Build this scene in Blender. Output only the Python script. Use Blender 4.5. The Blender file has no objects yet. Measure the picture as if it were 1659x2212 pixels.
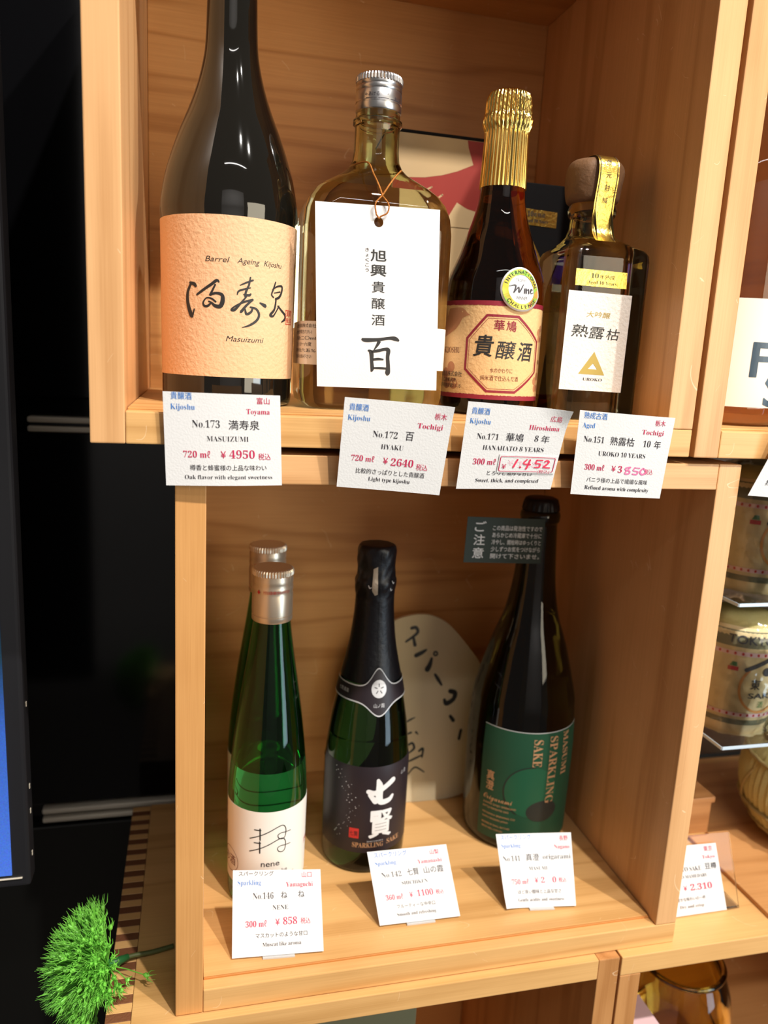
import bpy, bmesh, math, random
from mathutils import Vector, Matrix
random.seed(7)
sc = bpy.context.scene
PI = math.pi

# ------------------------------------------------------------------ camera, world, lights, exposure
cam_d = bpy.data.cameras.new('camera'); cam = bpy.data.objects.new('camera', cam_d)
sc.collection.objects.link(cam); sc.camera = cam
cam.location = (0.05572, -0.44825, 0.05364)
cam.rotation_euler = (math.radians(78.7277), math.radians(-2.996), math.radians(-13.6589))
cam_d.lens = 26.903; cam_d.sensor_width = 36; cam_d.clip_start = 0.01
cam_d.dof.use_dof = True; cam_d.dof.focus_distance = 0.488; cam_d.dof.aperture_fstop = 6.0

world = bpy.data.worlds.new('shop_ambience'); sc.world = world; world.use_nodes = True
bgn = world.node_tree.nodes['Background']
bgn.inputs[0].default_value = (1.0, 0.93, 0.84, 1); bgn.inputs[1].default_value = 0.13

def lamp(name, kind, loc, target, energy, color, **kw):
    d = bpy.data.lights.new(name, kind); d.energy = energy; d.color = color
    for k, v in kw.items(): setattr(d, k, v)
    o = bpy.data.objects.new(name, d); sc.collection.objects.link(o)
    o.location = loc
    o.rotation_euler = (Vector(target) - Vector(loc)).to_track_quat('-Z', 'Y').to_euler()
    return o
TG = Vector((0.2, 0.0, -0.15))
def spotdir(az, el, dist): return TG - Vector((az, 1.0, el)).normalized() * dist
lamp('ceiling_spot', 'SPOT', spotdir(-0.34, -1.72, 2.2), TG, 130, (1.0, 0.95, 0.88), spot_size=math.radians(50), spot_blend=0.5, shadow_soft_size=0.022)
lamp('ceiling_spot', 'SPOT', spotdir(-0.78, -1.76, 2.4), TG, 160, (1.0, 0.95, 0.88), spot_size=math.radians(50), spot_blend=0.5, shadow_soft_size=0.022)
lamp('lit_shop_window', 'AREA', (1.35, -1.0, -0.25), (0.2, 0.05, -0.1), 7.0, (0.62, 0.83, 1.0), shape='RECTANGLE', size=0.42, size_y=0.9)
lamp('warm_fill_light', 'AREA', (1.20, -1.20, 0.25), (0.1, 0.2, -0.10), 11.5, (1.0, 0.88, 0.66), shape='RECTANGLE', size=0.9, size_y=0.7)  # unseen fill added to brighten the box interiors
lamp('reflector_wash', 'AREA', (0.3, -1.5, 1.5), (0.3, -2.6, 0.0), 30.0, (1.0, 0.96, 0.92), shape='RECTANGLE', size=1.2, size_y=0.3)  # added lamp that lights the unseen reflector behind the camera

sc.view_settings.view_transform = 'Standard'; sc.view_settings.look = 'None'
sc.view_settings.gamma = 1; sc.view_settings.use_curve_mapping = False
sc.view_settings.exposure = 0.0

# ------------------------------------------------------------------ helpers
def lin(r, g, b):
    f = lambda c: (c/255/12.92) if c/255 <= 0.04045 else ((c/255+0.055)/1.055)**2.4
    return (f(r), f(g), f(b), 1.0)

def link(name, me, mat=None, parent=None, smooth=False):
    o = bpy.data.objects.new(name, me); sc.collection.objects.link(o)
    if mat is not None:
        for m in (mat if isinstance(mat, (list, tuple)) else [mat]): me.materials.append(m)
    if smooth:
        for p in me.polygons: p.use_smooth = True
    if parent is not None: o.parent = parent
    return o

def mesh(name, V, F, mat, parent=None, smooth=False):
    me = bpy.data.meshes.new(name); me.from_pydata([tuple(v) for v in V], [], F); me.update()
    return link(name, me, mat, parent, smooth)

def tag(o, label=None, cat=None, group=None, kind=None):
    if label: o['label'] = label
    if cat: o['category'] = cat
    if group: o['group'] = group
    if kind: o['kind'] = kind
    return o

def empty(name, loc, label, cat, group=None):
    o = bpy.data.objects.new(name, None); sc.collection.objects.link(o); o.location = loc
    o.empty_display_size = 0.02
    return tag(o, label, cat, group)

def sub(parent, o):
    """parent while keeping world-space vertices (roots carry only a translation)"""
    o.parent = parent
    t = Vector(parent.location)
    p = parent.parent
    while p is not None: t += Vector(p.location); p = p.parent
    if isinstance(o.data, bpy.types.Mesh) and o.data.users == 1: o.data.transform(Matrix.Translation(-t))
    else: o.location = Vector(o.location) - t
    return o

def bx(name, x0, x1, y0, y1, z0, z1, mat, root=None, bev=0.0008, seg=2):
    bm = bmesh.new(); bmesh.ops.create_cube(bm, size=1)
    for v in bm.verts:
        v.co = Vector((x0 + (v.co.x+.5)*(x1-x0), y0 + (v.co.y+.5)*(y1-y0), z0 + (v.co.z+.5)*(z1-z0)))
    if bev: bmesh.ops.bevel(bm, geom=bm.edges[:], offset=bev, segments=seg, affect='EDGES', profile=0.6)
    me = bpy.data.meshes.new(name); bm.to_mesh(me); bm.free()
    o = link(name, me, mat)
    if root is not None: sub(root, o)
    return o

def lathe(name, prof, X, Y, mat, root=None, n=64, inner=None, smooth=True, mod=None):
    """closed revolve of (r,z) rows; inner = a cavity (air) as an inverted island"""
    V = []; F = []
    def add(P, flip):
        base = len(V)
        for k, (r, z) in enumerate(P):
            for i in range(n):
                a = 2*PI*i/n
                rr = r if mod is None or flip else mod(r, z, a)
                V.append((X + rr*math.sin(a), Y - rr*math.cos(a), z))
        for k in range(len(P)-1):
            for i in range(n):
                a, b = base+k*n+i, base+k*n+(i+1) % n
                f = (a, b, b+n, a+n); F.append(f[::-1] if flip else f)
        c0 = len(V); V.append((X, Y, P[0][1])); c1 = len(V); V.append((X, Y, P[-1][1]))
        for i in range(n):
            a, b = base+i, base+(i+1) % n
            f = (c0, b, a); F.append(f[::-1] if flip else f)
            a, b = base+(len(P)-1)*n+i, base+(len(P)-1)*n+(i+1) % n
            f = (c1, a, b); F.append(f[::-1] if flip else f)
    add(prof, False)
    if inner: add(inner, True)
    o = mesh(name, V, F, mat, None, smooth)
    if smooth:
        import bmesh as _b
        bm = bmesh.new(); bm.from_mesh(o.data)
        for e in bm.edges:
            if len(e.link_faces) == 2 and e.calc_face_angle(0) > 0.7: e.smooth = False
        bm.to_mesh(o.data); bm.free()
    if root is not None: sub(root, o)
    return o

def crom(P, n=6):
    """Catmull-Rom through rows of numbers"""
    out = []
    if len(P) == 2:
        return [[P[0][k]+(P[1][k]-P[0][k])*i/n for k in range(len(P[0]))] for i in range(n+1)]
    Q = [P[0]] + list(P) + [P[-1]]
    for i in range(1, len(Q)-2):
        for j in range(n):
            t = j/n; a, b, c, d = Q[i-1], Q[i], Q[i+1], Q[i+2]
            out.append([0.5*((2*b[k]) + (-a[k]+c[k])*t + (2*a[k]-5*b[k]+4*c[k]-d[k])*t*t + (-a[k]+3*b[k]-3*c[k]+d[k])*t**3) for k in range(len(a))])
    out.append(list(P[-1])); return out

def tube(name, pts, rad, mat, root=None, n=8, closed=False):
    """pts: list of Vectors; rad: number or list"""
    pts = [Vector(p) for p in pts]; N = len(pts); V = []; F = []
    prev = None
    for i, p in enumerate(pts):
        d = (pts[(i+1) % N] - pts[i-1]) if closed else (pts[min(i+1, N-1)] - pts[max(i-1, 0)])
        d.normalize()
        if prev is None: u = d.orthogonal().normalized()
        else: u = (prev - d*prev.dot(d)).normalized()
        prev = u; w = d.cross(u)
        r = rad[i] if isinstance(rad, (list, tuple)) else rad
        for k in range(n):
            a = 2*PI*k/n; V.append(p + (u*math.cos(a) + w*math.sin(a))*r)
    M_ = N if closed else N-1
    for i in range(M_):
        for k in range(n):
            j = (i+1) % N
            F.append((i*n+k, i*n+(k+1) % n, j*n+(k+1) % n, j*n+k))
    if not closed:
        F.append(tuple(range(n))[::-1]); F.append(tuple((N-1)*n+k for k in range(n)))
    o = mesh(name, V, F, mat, None, True)
    if root is not None: sub(root, o)
    return o

# ------------------------------------------------------------------ materials
def newmat(name):
    m = bpy.data.materials.new(name); m.use_nodes = True
    return m, m.node_tree, m.node_tree.nodes['Principled BSDF']
def plain(name, col, rough=0.5, metal=0.0, coat=0.0, emit=None, es=1.0, spec=None, noise=0.0, nscale=300):
    m, nt, b = newmat(name)
    b.inputs['Base Color'].default_value = col; b.inputs['Roughness'].default_value = rough
    b.inputs['Metallic'].default_value = metal; b.inputs['Coat Weight'].default_value = coat
    if spec is not None: b.inputs['Specular IOR Level'].default_value = spec
    if emit: b.inputs['Emission Color'].default_value = emit; b.inputs['Emission Strength'].default_value = es
    if noise:
        tc = nt.nodes.new('ShaderNodeTexCoord'); nz = nt.nodes.new('ShaderNodeTexNoise'); nz.inputs['Scale'].default_value = nscale
        nz.inputs['Detail'].default_value = 4
        bp = nt.nodes.new('ShaderNodeBump'); bp.inputs['Strength'].default_value = noise; bp.inputs['Distance'].default_value = 0.0006
        nt.links.new(tc.outputs['Object'], nz.inputs['Vector']); nt.links.new(nz.outputs['Fac'], bp.inputs['Height']); nt.links.new(bp.outputs['Normal'], b.inputs['Normal'])
    return m
def glass(name, col, rough=0.0, ior=1.45):
    m, nt, b = newmat(name)
    b.inputs['Base Color'].default_value = col; b.inputs['Roughness'].default_value = rough
    b.inputs['Transmission Weight'].default_value = 1.0; b.inputs['IOR'].default_value = ior
    return m

WOODS = {}
def wood(axis='Z', across='X', tone=0, seed=0, ring=1.0):
    key = (axis, across, tone, seed)
    if key in WOODS: return WOODS[key]
    m, nt, b = newmat('pine_wood_grain'); N = nt.nodes; L = nt.links
    light = [lin(227, 175, 122), lin(218, 160, 98), lin(202, 146, 92), lin(226, 176, 114)][tone]
    dark = [lin(194, 140, 88), lin(176, 116, 58), lin(164, 108, 58), lin(190, 138, 78)][tone]
    tc = N.new('ShaderNodeTexCoord'); mp = N.new('ShaderNodeMapping'); L.new(tc.outputs['Object'], mp.inputs['Vector'])
    s = {'X': 22.0, 'Y': 22.0, 'Z': 22.0}; s[axis] = 1.6
    mp.inputs['Scale'].default_value = (s['X'], s['Y'], s['Z']); mp.inputs['Location'].default_value = (seed*3.17, seed*1.91, seed*2.3)
    n1 = N.new('ShaderNodeTexNoise'); n1.inputs['Scale'].default_value = 1.0; n1.inputs['Detail'].default_value = 2; L.new(mp.outputs[0], n1.inputs['Vector'])
    sx = N.new('ShaderNodeSeparateXYZ'); L.new(mp.outputs[0], sx.inputs[0])
    a = N.new('ShaderNodeMath'); a.operation = 'MULTIPLY_ADD'; L.new(n1.outputs['Fac'], a.inputs[0]); a.inputs[1].default_value = 9.0*ring; L.new(sx.outputs[across], a.inputs[2])
    a2 = N.new('ShaderNodeMath'); a2.operation = 'MULTIPLY'; L.new(a.outputs[0], a2.inputs[0]); a2.inputs[1].default_value = 2.1
    fr = N.new('ShaderNodeMath'); fr.operation = 'SINE'; L.new(a2.outputs[0], fr.inputs[0])
    r1 = N.new('ShaderNodeMapRange'); r1.inputs[1].default_value = -1; r1.inputs[2].default_value = 1; L.new(fr.outputs[0], r1.inputs[0])
    pw = N.new('ShaderNodeMath'); pw.operation = 'POWER'; L.new(r1.outputs[0], pw.inputs[0]); pw.inputs[1].default_value = 7.0
    # fibres
    mp2 = N.new('ShaderNodeMapping'); s2 = {'X': 900.0, 'Y': 900.0, 'Z': 900.0}; s2[axis] = 14.0
    mp2.inputs['Scale'].default_value = (s2['X'], s2['Y'], s2['Z']); L.new(tc.outputs['Object'], mp2.inputs['Vector'])
    n2 = N.new('ShaderNodeTexNoise'); n2.inputs['Scale'].default_value = 1.0; n2.inputs['Detail'].default_value = 3; L.new(mp2.outputs[0], n2.inputs['Vector'])
    n3 = N.new('ShaderNodeTexNoise'); n3.inputs['Scale'].default_value = 14.0; L.new(tc.outputs['Object'], n3.inputs['Vector'])
    ad = N.new('ShaderNodeMath'); ad.operation = 'MULTIPLY_ADD'; L.new(n2.outputs['Fac'], ad.inputs[0]); ad.inputs[1].default_value = 0.55
    pm = N.new('ShaderNodeMath'); pm.operation = 'MULTIPLY'; L.new(pw.outputs[0], pm.inputs[0]); pm.inputs[1].default_value = 0.42
    L.new(pm.outputs[0], ad.inputs[2])
    ad2 = N.new('ShaderNodeMath'); ad2.operation = 'MULTIPLY_ADD'; L.new(n3.outputs['Fac'], ad2.inputs[0]); ad2.inputs[1].default_value = 0.5; L.new(ad.outputs[0], ad2.inputs[2])
    mr = N.new('ShaderNodeMapRange'); mr.inputs[1].default_value = 0.42; mr.inputs[2].default_value = 1.25; L.new(ad2.outputs[0], mr.inputs[0])
    mx = N.new('ShaderNodeMix'); mx.data_type = 'RGBA'; L.new(mr.outputs[0], mx.inputs[0]); mx.inputs[6].default_value = light; mx.inputs[7].default_value = dark
    # pale scratches
    vo = N.new('ShaderNodeTexNoise'); vo.inputs['Scale'].default_value = 26; vo.inputs['Detail'].default_value = 0; vo.inputs['Distortion'].default_value = 1.2
    L.new(tc.outputs['Object'], vo.inputs['Vector'])
    sb = N.new('ShaderNodeMath'); sb.operation = 'SUBTRACT'; L.new(vo.outputs['Fac'], sb.inputs[0]); sb.inputs[1].default_value = 0.5
    ab = N.new('ShaderNodeMath'); ab.operation = 'ABSOLUTE'; L.new(sb.outputs[0], ab.inputs[0])
    lt = N.new('ShaderNodeMath'); lt.operation = 'LESS_THAN'; L.new(ab.outputs[0], lt.inputs[0]); lt.inputs[1].default_value = 0.0032
    vm = N.new('ShaderNodeTexNoise'); vm.inputs['Scale'].default_value = 55; L.new(tc.outputs['Object'], vm.inputs['Vector'])
    gt = N.new('ShaderNodeMath'); gt.operation = 'GREATER_THAN'; L.new(vm.outputs['Fac'], gt.inputs[0]); gt.inputs[1].default_value = 0.62
    ml = N.new('ShaderNodeMath'); ml.operation = 'MULTIPLY'; L.new(lt.outputs[0], ml.inputs[0]); L.new(gt.outputs[0], ml.inputs[1])
    m3 = N.new('ShaderNodeMath'); m3.operation = 'MULTIPLY'; L.new(ml.outputs[0], m3.inputs[0]); m3.inputs[1].default_value = 0.45
    mx2 = N.new('ShaderNodeMix'); mx2.data_type = 'RGBA'; L.new(m3.outputs[0], mx2.inputs[0]); L.new(mx.outputs[2], mx2.inputs[6]); mx2.inputs[7].default_value = lin(250, 222, 185)
    L.new(mx2.outputs[2], b.inputs['Base Color'])
    b.inputs['Roughness'].default_value = 0.42; b.inputs['Specular IOR Level'].default_value = 0.35
    bp = N.new('ShaderNodeBump'); bp.inputs['Strength'].default_value = 0.25; bp.inputs['Distance'].default_value = 0.0004
    L.new(ad.outputs[0], bp.inputs['Height']); L.new(bp.outputs['Normal'], b.inputs['Normal'])
    WOODS[key] = m; return m

M = dict(
 paper=plain('white_card_paper', lin(230, 228, 228), 0.6, noise=0.25, nscale=900),
 ink=plain('black_print', lin(46, 40, 48), 0.6), brush=plain('brush_ink', lin(40, 38, 38), 0.55),
 blue=plain('blue_print', lin(66, 128, 205), 0.6), red=plain('magenta_print', lin(200, 36, 84), 0.6),
 pen=plain('red_marker_ink', lin(238, 58, 92), 0.5), pink=plain('pink_marker_ink', lin(238, 120, 168), 0.5), palepink=plain('faded_pink_ink', lin(240, 205, 214), 0.6),
 kraft=plain('kraft_label_paper', lin(234, 188, 146), 0.75, noise=1.0, nscale=420),
 white=plain('white_label_paper', lin(240, 234, 226), 0.5), offwhite=plain('cream_label_paper', lin(236, 228, 214), 0.55),
 washi=plain('ribbed_white_label', lin(236, 228, 220), 0.7, noise=0.9, nscale=500),
 alu=plain('brushed_aluminium', lin(215, 214, 216), 0.28, 1.0), gold=plain('gold_foil', (0.85, 0.58, 0.17, 1), 0.16, 1.0),
 goldpaper=plain('gold_paper_strip', (0.80, 0.56, 0.13, 1), 0.3, 1.0, noise=0.8, nscale=350),
 champcap=plain('champagne_metal_cap', lin(226, 208, 186), 0.32, 0.75),
 blackglass=plain('black_bottle_glass', (0.006, 0.005, 0.0035, 1), 0.04, coat=0.6),
 amber=glass('amber_bottle_glass', (0.30, 0.075, 0.012, 1)), clear=glass('clear_sake_glass', (0.82, 0.86, 0.60, 1)),
 olive=glass('pale_olive_sake_glass', (0.92, 0.88, 0.56, 1)), green=glass('green_bottle_glass', (0.045, 0.42, 0.10, 1)),
 darkgreen=glass('dark_green_bottle_glass', (0.035, 0.11, 0.035, 1)), deepolive=glass('deep_olive_bottle_glass', (0.05, 0.06, 0.018, 1)),
 brownglass=glass('brown_bottle_glass', (0.30, 0.16, 0.075, 1)), ambercol=glass('amber_jar_glass', (0.95, 0.78, 0.30, 1)),
 blacklabel=plain('black_label_paper', lin(36, 28, 34), 0.45), blackfoil=plain('black_neck_foil', lin(16, 15, 22), 0.42, 0.3, noise=0.6, nscale=260),
 silver=plain('silver_print', lin(205, 205, 208), 0.4, 0.15), copper=plain('copper_foil_print', lin(205, 160, 120), 0.4, 0.3),
 greenlabel=plain('green_label_paper', lin(18, 70, 48), 0.55), greendisc=plain('lighter_green_print', lin(22, 84, 58), 0.5), darkdisc=plain('dark_grey_print', lin(34, 40, 38), 0.5),
 darkgreencard=plain('dark_green_card', lin(20, 38, 32), 0.6), seal=plain('red_seal_ink', lin(196, 44, 40), 0.6),
 maroon=plain('maroon_print', lin(142, 28, 48), 0.6), beige=plain('beige_label_paper', lin(232, 188, 132), 0.7, noise=0.7, nscale=450),
 dove=plain('brown_dove_print', lin(190, 128, 88), 0.7), brownink=plain('brown_print', lin(120, 62, 40), 0.6),
 cord=plain('gold_cord', lin(190, 120, 52), 0.35, 0.5, noise=1.0, nscale=1800),
 cork=plain('brown_wooden_stopper', lin(126, 92, 64), 0.65, noise=1.0, nscale=260),
 black=plain('black_carton', lin(15, 13, 15), 0.75, spec=0.2), cream=plain('cream_carton', lin(196, 166, 122), 0.7), redp=plain('red_carton_print', lin(150, 30, 10), 0.6),
 sign=plain('cream_sign_board', lin(206, 190, 156), 0.8, noise=0.4), darkbrown=plain('walnut_end_grain', lin(122, 74, 46), 0.6, noise=0.7, nscale=600),
 fridge=plain('glossy_black_cabinet', lin(14, 14, 16), 0.12), fridge2=plain('satin_dark_grey_cabinet', lin(26, 26, 24), 0.3),
 chrome=plain('satin_metal_trim', lin(226, 216, 198), 0.35, 0.15), bezel=plain('dark_grey_plastic', lin(34, 34, 38), 0.4),
 acrylic=glass('clear_acrylic', (0.97, 0.97, 1.0, 1), 0.0, 1.2),
 straw=plain('straw_matting', lin(190, 180, 120), 0.8, noise=1.0, nscale=500), rope=plain('straw_rope', lin(168, 150, 96), 0.85, noise=1.0, nscale=700),
 barrel=plain('cream_barrel_wrap', lin(222, 204, 158), 0.7), rim=plain('grey_green_band', lin(118, 118, 92), 0.7), roof=plain('slate_print', lin(62, 62, 70), 0.6),
 orange=plain('orange_print', lin(226, 160, 90), 0.6), pinkbox=plain('pale_pink_carton', lin(222, 188, 192), 0.6), grn=plain('leaf_green_print', lin(70, 130, 70), 0.6),
 purple=plain('violet_sticker', lin(70, 40, 150), 0.5), wall=plain('dark_wall_paint', lin(40, 34, 30), 0.8), floor=plain('dark_floor_tile', lin(52, 46, 42), 0.4),
 stem=plain('olive_plastic_stem', lin(84, 92, 52), 0.5), collar=plain('green_plastic_collar', lin(44, 110, 60), 0.4),
 edge=plain('pale_edge_glint', lin(196, 212, 226), 0.15), frost=plain('frosted_clear_plastic', lin(200, 200, 200), 0.3), walnut=plain('dark_brown_wood', lin(98, 72, 50), 0.6, noise=0.5), step_shade=plain('orange_step_shade', lin(196, 128, 62), 0.6),
 goldink=plain('dull_gold_print', lin(168, 144, 74), 0.45, 0.5),
 strip=plain('shadowed_wood_seam', lin(150, 92, 48), 0.6), yellowtag=plain('yellow_paper', lin(214, 196, 120), 0.6),
)
def flower_mat():
    m, nt, b = newmat('bright_green_plastic'); N = nt.nodes
    g = N.new('ShaderNodeTexNoise'); g.inputs['Scale'].default_value = 60
    tc = N.new('ShaderNodeTexCoord'); nt.links.new(tc.outputs['Object'], g.inputs['Vector'])
    mx = N.new('ShaderNodeMix'); mx.data_type = 'RGBA'; mx.inputs[6].default_value = lin(84, 176, 44); mx.inputs[7].default_value = lin(158, 232, 100)
    nt.links.new(g.outputs['Fac'], mx.inputs[0]); nt.links.new(mx.outputs[2], b.inputs['Base Color']); b.inputs['Roughness'].default_value = 0.4
    return m
M['flower'] = flower_mat()
def holo_mat():
    m, nt, b = newmat('holographic_gold_ring'); N = nt.nodes
    tc = N.new('ShaderNodeTexCoord'); g = N.new('ShaderNodeTexNoise'); g.inputs['Scale'].default_value = 120; g.inputs['Detail'].default_value = 0
    nt.links.new(tc.outputs['Object'], g.inputs['Vector'])
    cr = N.new('ShaderNodeValToRGB'); e = cr.color_ramp.elements
    e[0].position = 0.3; e[0].color = lin(198, 190, 60); e[1].position = 0.7; e[1].color = lin(232, 170, 90)
    x = e.new(0.5); x.color = lin(226, 210, 90); y = e.new(0.6); y.color = lin(150, 220, 90)
    nt.links.new(g.outputs['Fac'], cr.inputs[0]); nt.links.new(cr.outputs[0], b.inputs['Base Color']); b.inputs['Roughness'].default_value = 0.3; b.inputs['Metallic'].default_value = 0.35
    return m
M['holo'] = holo_mat()
def screen_mat():
    m, nt, b = newmat('lit_display_image'); N = nt.nodes; L = nt.links
    tc = N.new('ShaderNodeTexCoord'); sx = N.new('ShaderNodeSeparateXYZ'); L.new(tc.outputs['Object'], sx.inputs[0])
    mr = N.new('ShaderNodeMapRange'); mr.inputs[1].default_value = 1.3-0.36; mr.inputs[2].default_value = 1.3-0.13; L.new(sx.outputs['Z'], mr.inputs[0])
    cr = N.new('ShaderNodeValToRGB'); e = cr.color_ramp.elements
    e[0].position = 0.1; e[0].color = lin(70, 110, 205); e[1].position = 1.0; e[1].color = lin(6, 7, 12)
    x = e.new(0.62); x.color = lin(52, 92, 175); y = e.new(0.85); y.color = lin(20, 52, 70)
    L.new(mr.outputs[0], cr.inputs[0])
    vo = N.new('ShaderNodeTexNoise'); vo.inputs['Scale'].default_value = 900; L.new(tc.outputs['Object'], vo.inputs['Vector'])
    mx = N.new('ShaderNodeMix'); mx.data_type = 'RGBA'; mx.blend_type = 'MULTIPLY'; mx.inputs[0].default_value = 0.5
    L.new(cr.outputs[0], mx.inputs[6]); L.new(vo.outputs['Color'], mx.inputs[7])
    L.new(mx.outputs[2], b.inputs['Emission Color']); b.inputs['Emission Strength'].default_value = 1.7
    b.inputs['Base Color'].default_value = (0.005, 0.005, 0.008, 1); b.inputs['Roughness'].default_value = 0.2
    return m
M['screen'] = screen_mat()
def wrap_mat():
    m = bpy.data.materials.new('clear_plastic_film'); m.use_nodes = True; nt = m.node_tree; N = nt.nodes
    for n in list(N): N.remove(n)
    o = N.new('ShaderNodeOutputMaterial'); t = N.new('ShaderNodeBsdfTransparent'); g = N.new('ShaderNodeBsdfGlossy'); mx = N.new('ShaderNodeMixShader')
    g.inputs['Roughness'].default_value = 0.08; g.inputs['Color'].default_value = (0.9, 0.95, 1, 1)
    fz = N.new('ShaderNodeFresnel'); fz.inputs['IOR'].default_value = 1.6
    tc = N.new('ShaderNodeTexCoord'); nz = N.new('ShaderNodeTexNoise'); nz.inputs['Scale'].default_value = 45; bp = N.new('ShaderNodeBump'); bp.inputs['Strength'].default_value = 1.0; bp.inputs['Distance'].default_value = 0.004
    nt.links.new(tc.outputs['Object'], nz.inputs['Vector']); nt.links.new(nz.outputs['Fac'], bp.inputs['Height']); nt.links.new(bp.outputs['Normal'], g.inputs['Normal']); nt.links.new(bp.outputs['Normal'], fz.inputs['Normal'])
    nt.links.new(fz.outputs[0], mx.inputs[0]); nt.links.new(t.outputs[0], mx.inputs[1]); nt.links.new(g.outputs[0], mx.inputs[2]); nt.links.new(mx.outputs[0], o.inputs[0])
    return m
M['film'] = wrap_mat()

# ------------------------------------------------------------------ lettering
def serif(s):
    r = ''
    for ch in s:
        if 'A' <= ch <= 'Z': r += chr(0x1D400 + ord(ch)-65)
        elif 'a' <= ch <= 'z': r += chr(0x1D41A + ord(ch)-97)
        elif ch.isdigit(): r += chr(0x1D7CE + ord(ch)-48)
        else: r += ch
    return r
def script(s):
    r = ''
    for ch in s:
        if 'A' <= ch <= 'Z': r += chr(0x1D4D0 + ord(ch)-65)
        elif 'a' <= ch <= 'z': r += chr(0x1D4EA + ord(ch)-97)
        else: r += ch
    return r
class Ink:
    """collects flat print for one surface; one mesh per colour"""
    def __init__(s, fn, fine=None): s.fn = fn; s.d = {}; s.fine = fine
    def add(s, col, V, F, lift=0.0):
        b = s.d.setdefault(col, ([], [])); k = len(b[0])
        b[0].extend(s.fn(x, y, lift) for x, y in V); b[1].extend(tuple(i+k for i in f) for f in F)
    def text(s, col, t, x0, x1, y, size, off=0.0, vert=False, lift=0.0, shear=0.0, rot=0.0, sq=1.0):
        """t fitted between x0 and x1 on baseline y; size is the em height; rot turns about (x0,y)"""
        if off > 0:
            e = off*size*.55; ex = (off*.55*(x1-x0)/max(len(t), 1)) if x1 is not None else e*sq
            k = 8 if off > .012 else 4
            for q in range(k):
                a = 2*PI*q/k; c2, s2 = math.cos(rot), math.sin(rot); ux, uy = ex*math.cos(a), e*math.sin(a)
                dx, dy = (ux*c2-uy*s2, ux*s2+uy*c2)
                s.text(col, t, x0+dx, None if x1 is None else x1+dx, y+dy, size, 0.0, vert, lift+q*2e-6, shear, rot, sq)
            off = 0.0
        cu = bpy.data.curves.new('t', 'FONT'); cu.body = t; cu.size = 1.0; cu.offset = off; cu.resolution_u = 3; cu.shear = shear
        o = bpy.data.objects.new('t', cu); sc.collection.objects.link(o)
        bpy.context.view_layer.update()
        me = bpy.data.meshes.new_from_object(o)
        bm = bmesh.new(); bm.from_mesh(me)
        bpy.data.objects.remove(o); bpy.data.curves.remove(cu); bpy.data.meshes.remove(me)
        if not bm.verts: bm.free(); return
        a = min(v.co.x for v in bm.verts); b_ = max(v.co.x for v in bm.verts)
        k = (x1-x0)/(b_-a) if x1 is not None else size*sq
        for v in bm.verts: v.co = Vector(((v.co.x-a)*k, v.co.y*size, 0))
        if s.fine:
            bmesh.ops.triangulate(bm, faces=bm.faces[:])
            for _ in range(4):
                E = [e for e in bm.edges if e.calc_length() > s.fine]
                if not E: break
                bmesh.ops.subdivide_edges(bm, edges=E, cuts=1, use_grid_fill=False)
                bmesh.ops.triangulate(bm, faces=[f for f in bm.faces if len(f.verts) > 3])
        bm.verts.index_update()
        c_, s_ = math.cos(rot), math.sin(rot)
        V = [(x0 + v.co.x*c_ - v.co.y*s_, y + v.co.x*s_ + v.co.y*c_) for v in bm.verts]
        F = [[v.index for v in f.verts] for f in bm.faces]; bm.free()
        s.add(col, V, F, lift)
    def stroke(s, col, P, n=6, lift=0.0, width=None):
        Q = crom([list(p) if len(p) > 2 else list(p)+[width] for p in P], n); V = []; F = []
        for i, q in enumerate(Q):
            a = Q[max(i-1, 0)]; b = Q[min(i+1, len(Q)-1)]; dx, dy = b[0]-a[0], b[1]-a[1]; l = math.hypot(dx, dy) or 1
            w = max(q[2], 1e-5)/2
            V += [(q[0]-dy/l*w, q[1]+dx/l*w), (q[0]+dy/l*w, q[1]-dx/l*w)]
            if i: F.append((2*i-2, 2*i-1, 2*i+1, 2*i))
        s.add(col, V, F, lift)
        for q in (Q[0], Q[-1]): s.disc(col, q[0], q[1], q[2]/2, q[2]/2, lift, 10)
    def poly(s, col, P, lift=0.0):
        bm = bmesh.new(); vs = [bm.verts.new((p[0], p[1], 0)) for p in P]
        try: bm.faces.new(vs)
        except ValueError: pass
        bmesh.ops.triangulate(bm, faces=bm.faces[:])
        if s.fine:
            for _ in range(4):
                E = [e for e in bm.edges if e.calc_length() > s.fine]
                if not E: break
                bmesh.ops.subdivide_edges(bm, edges=E, cuts=1)
                bmesh.ops.triangulate(bm, faces=[f for f in bm.faces if len(f.verts) > 3])
        bm.verts.index_update()
        s.add(col, [(v.co.x, v.co.y) for v in bm.verts], [[v.index for v in f.verts] for f in bm.faces], lift); bm.free()
    def disc(s, col, x, y, rx, ry, lift=0.0, n=28):
        s.poly(col, [(x+rx*math.cos(2*PI*i/n), y+ry*math.sin(2*PI*i/n)) for i in range(n)], lift)
    def ring(s, col, x, y, rx, ry, w, lift=0.0, n=40, a0=0, a1=2*PI):
        s.stroke_raw(col, [(x+rx*math.cos(a0+(a1-a0)*i/n), y+ry*math.sin(a0+(a1-a0)*i/n), w) for i in range(n+1)], lift)
    def stroke_raw(s, col, Q, lift=0.0):
        V = []; F = []
        for i, q in enumerate(Q):
            a = Q[max(i-1, 0)]; b = Q[min(i+1, len(Q)-1)]; dx, dy = b[0]-a[0], b[1]-a[1]; l = math.hypot(dx, dy) or 1; w = q[2]/2
            V += [(q[0]-dy/l*w, q[1]+dx/l*w), (q[0]+dy/l*w, q[1]-dx/l*w)]
            if i: F.append((2*i-2, 2*i-1, 2*i+1, 2*i))
        s.add(col, V, F, lift)
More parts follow.
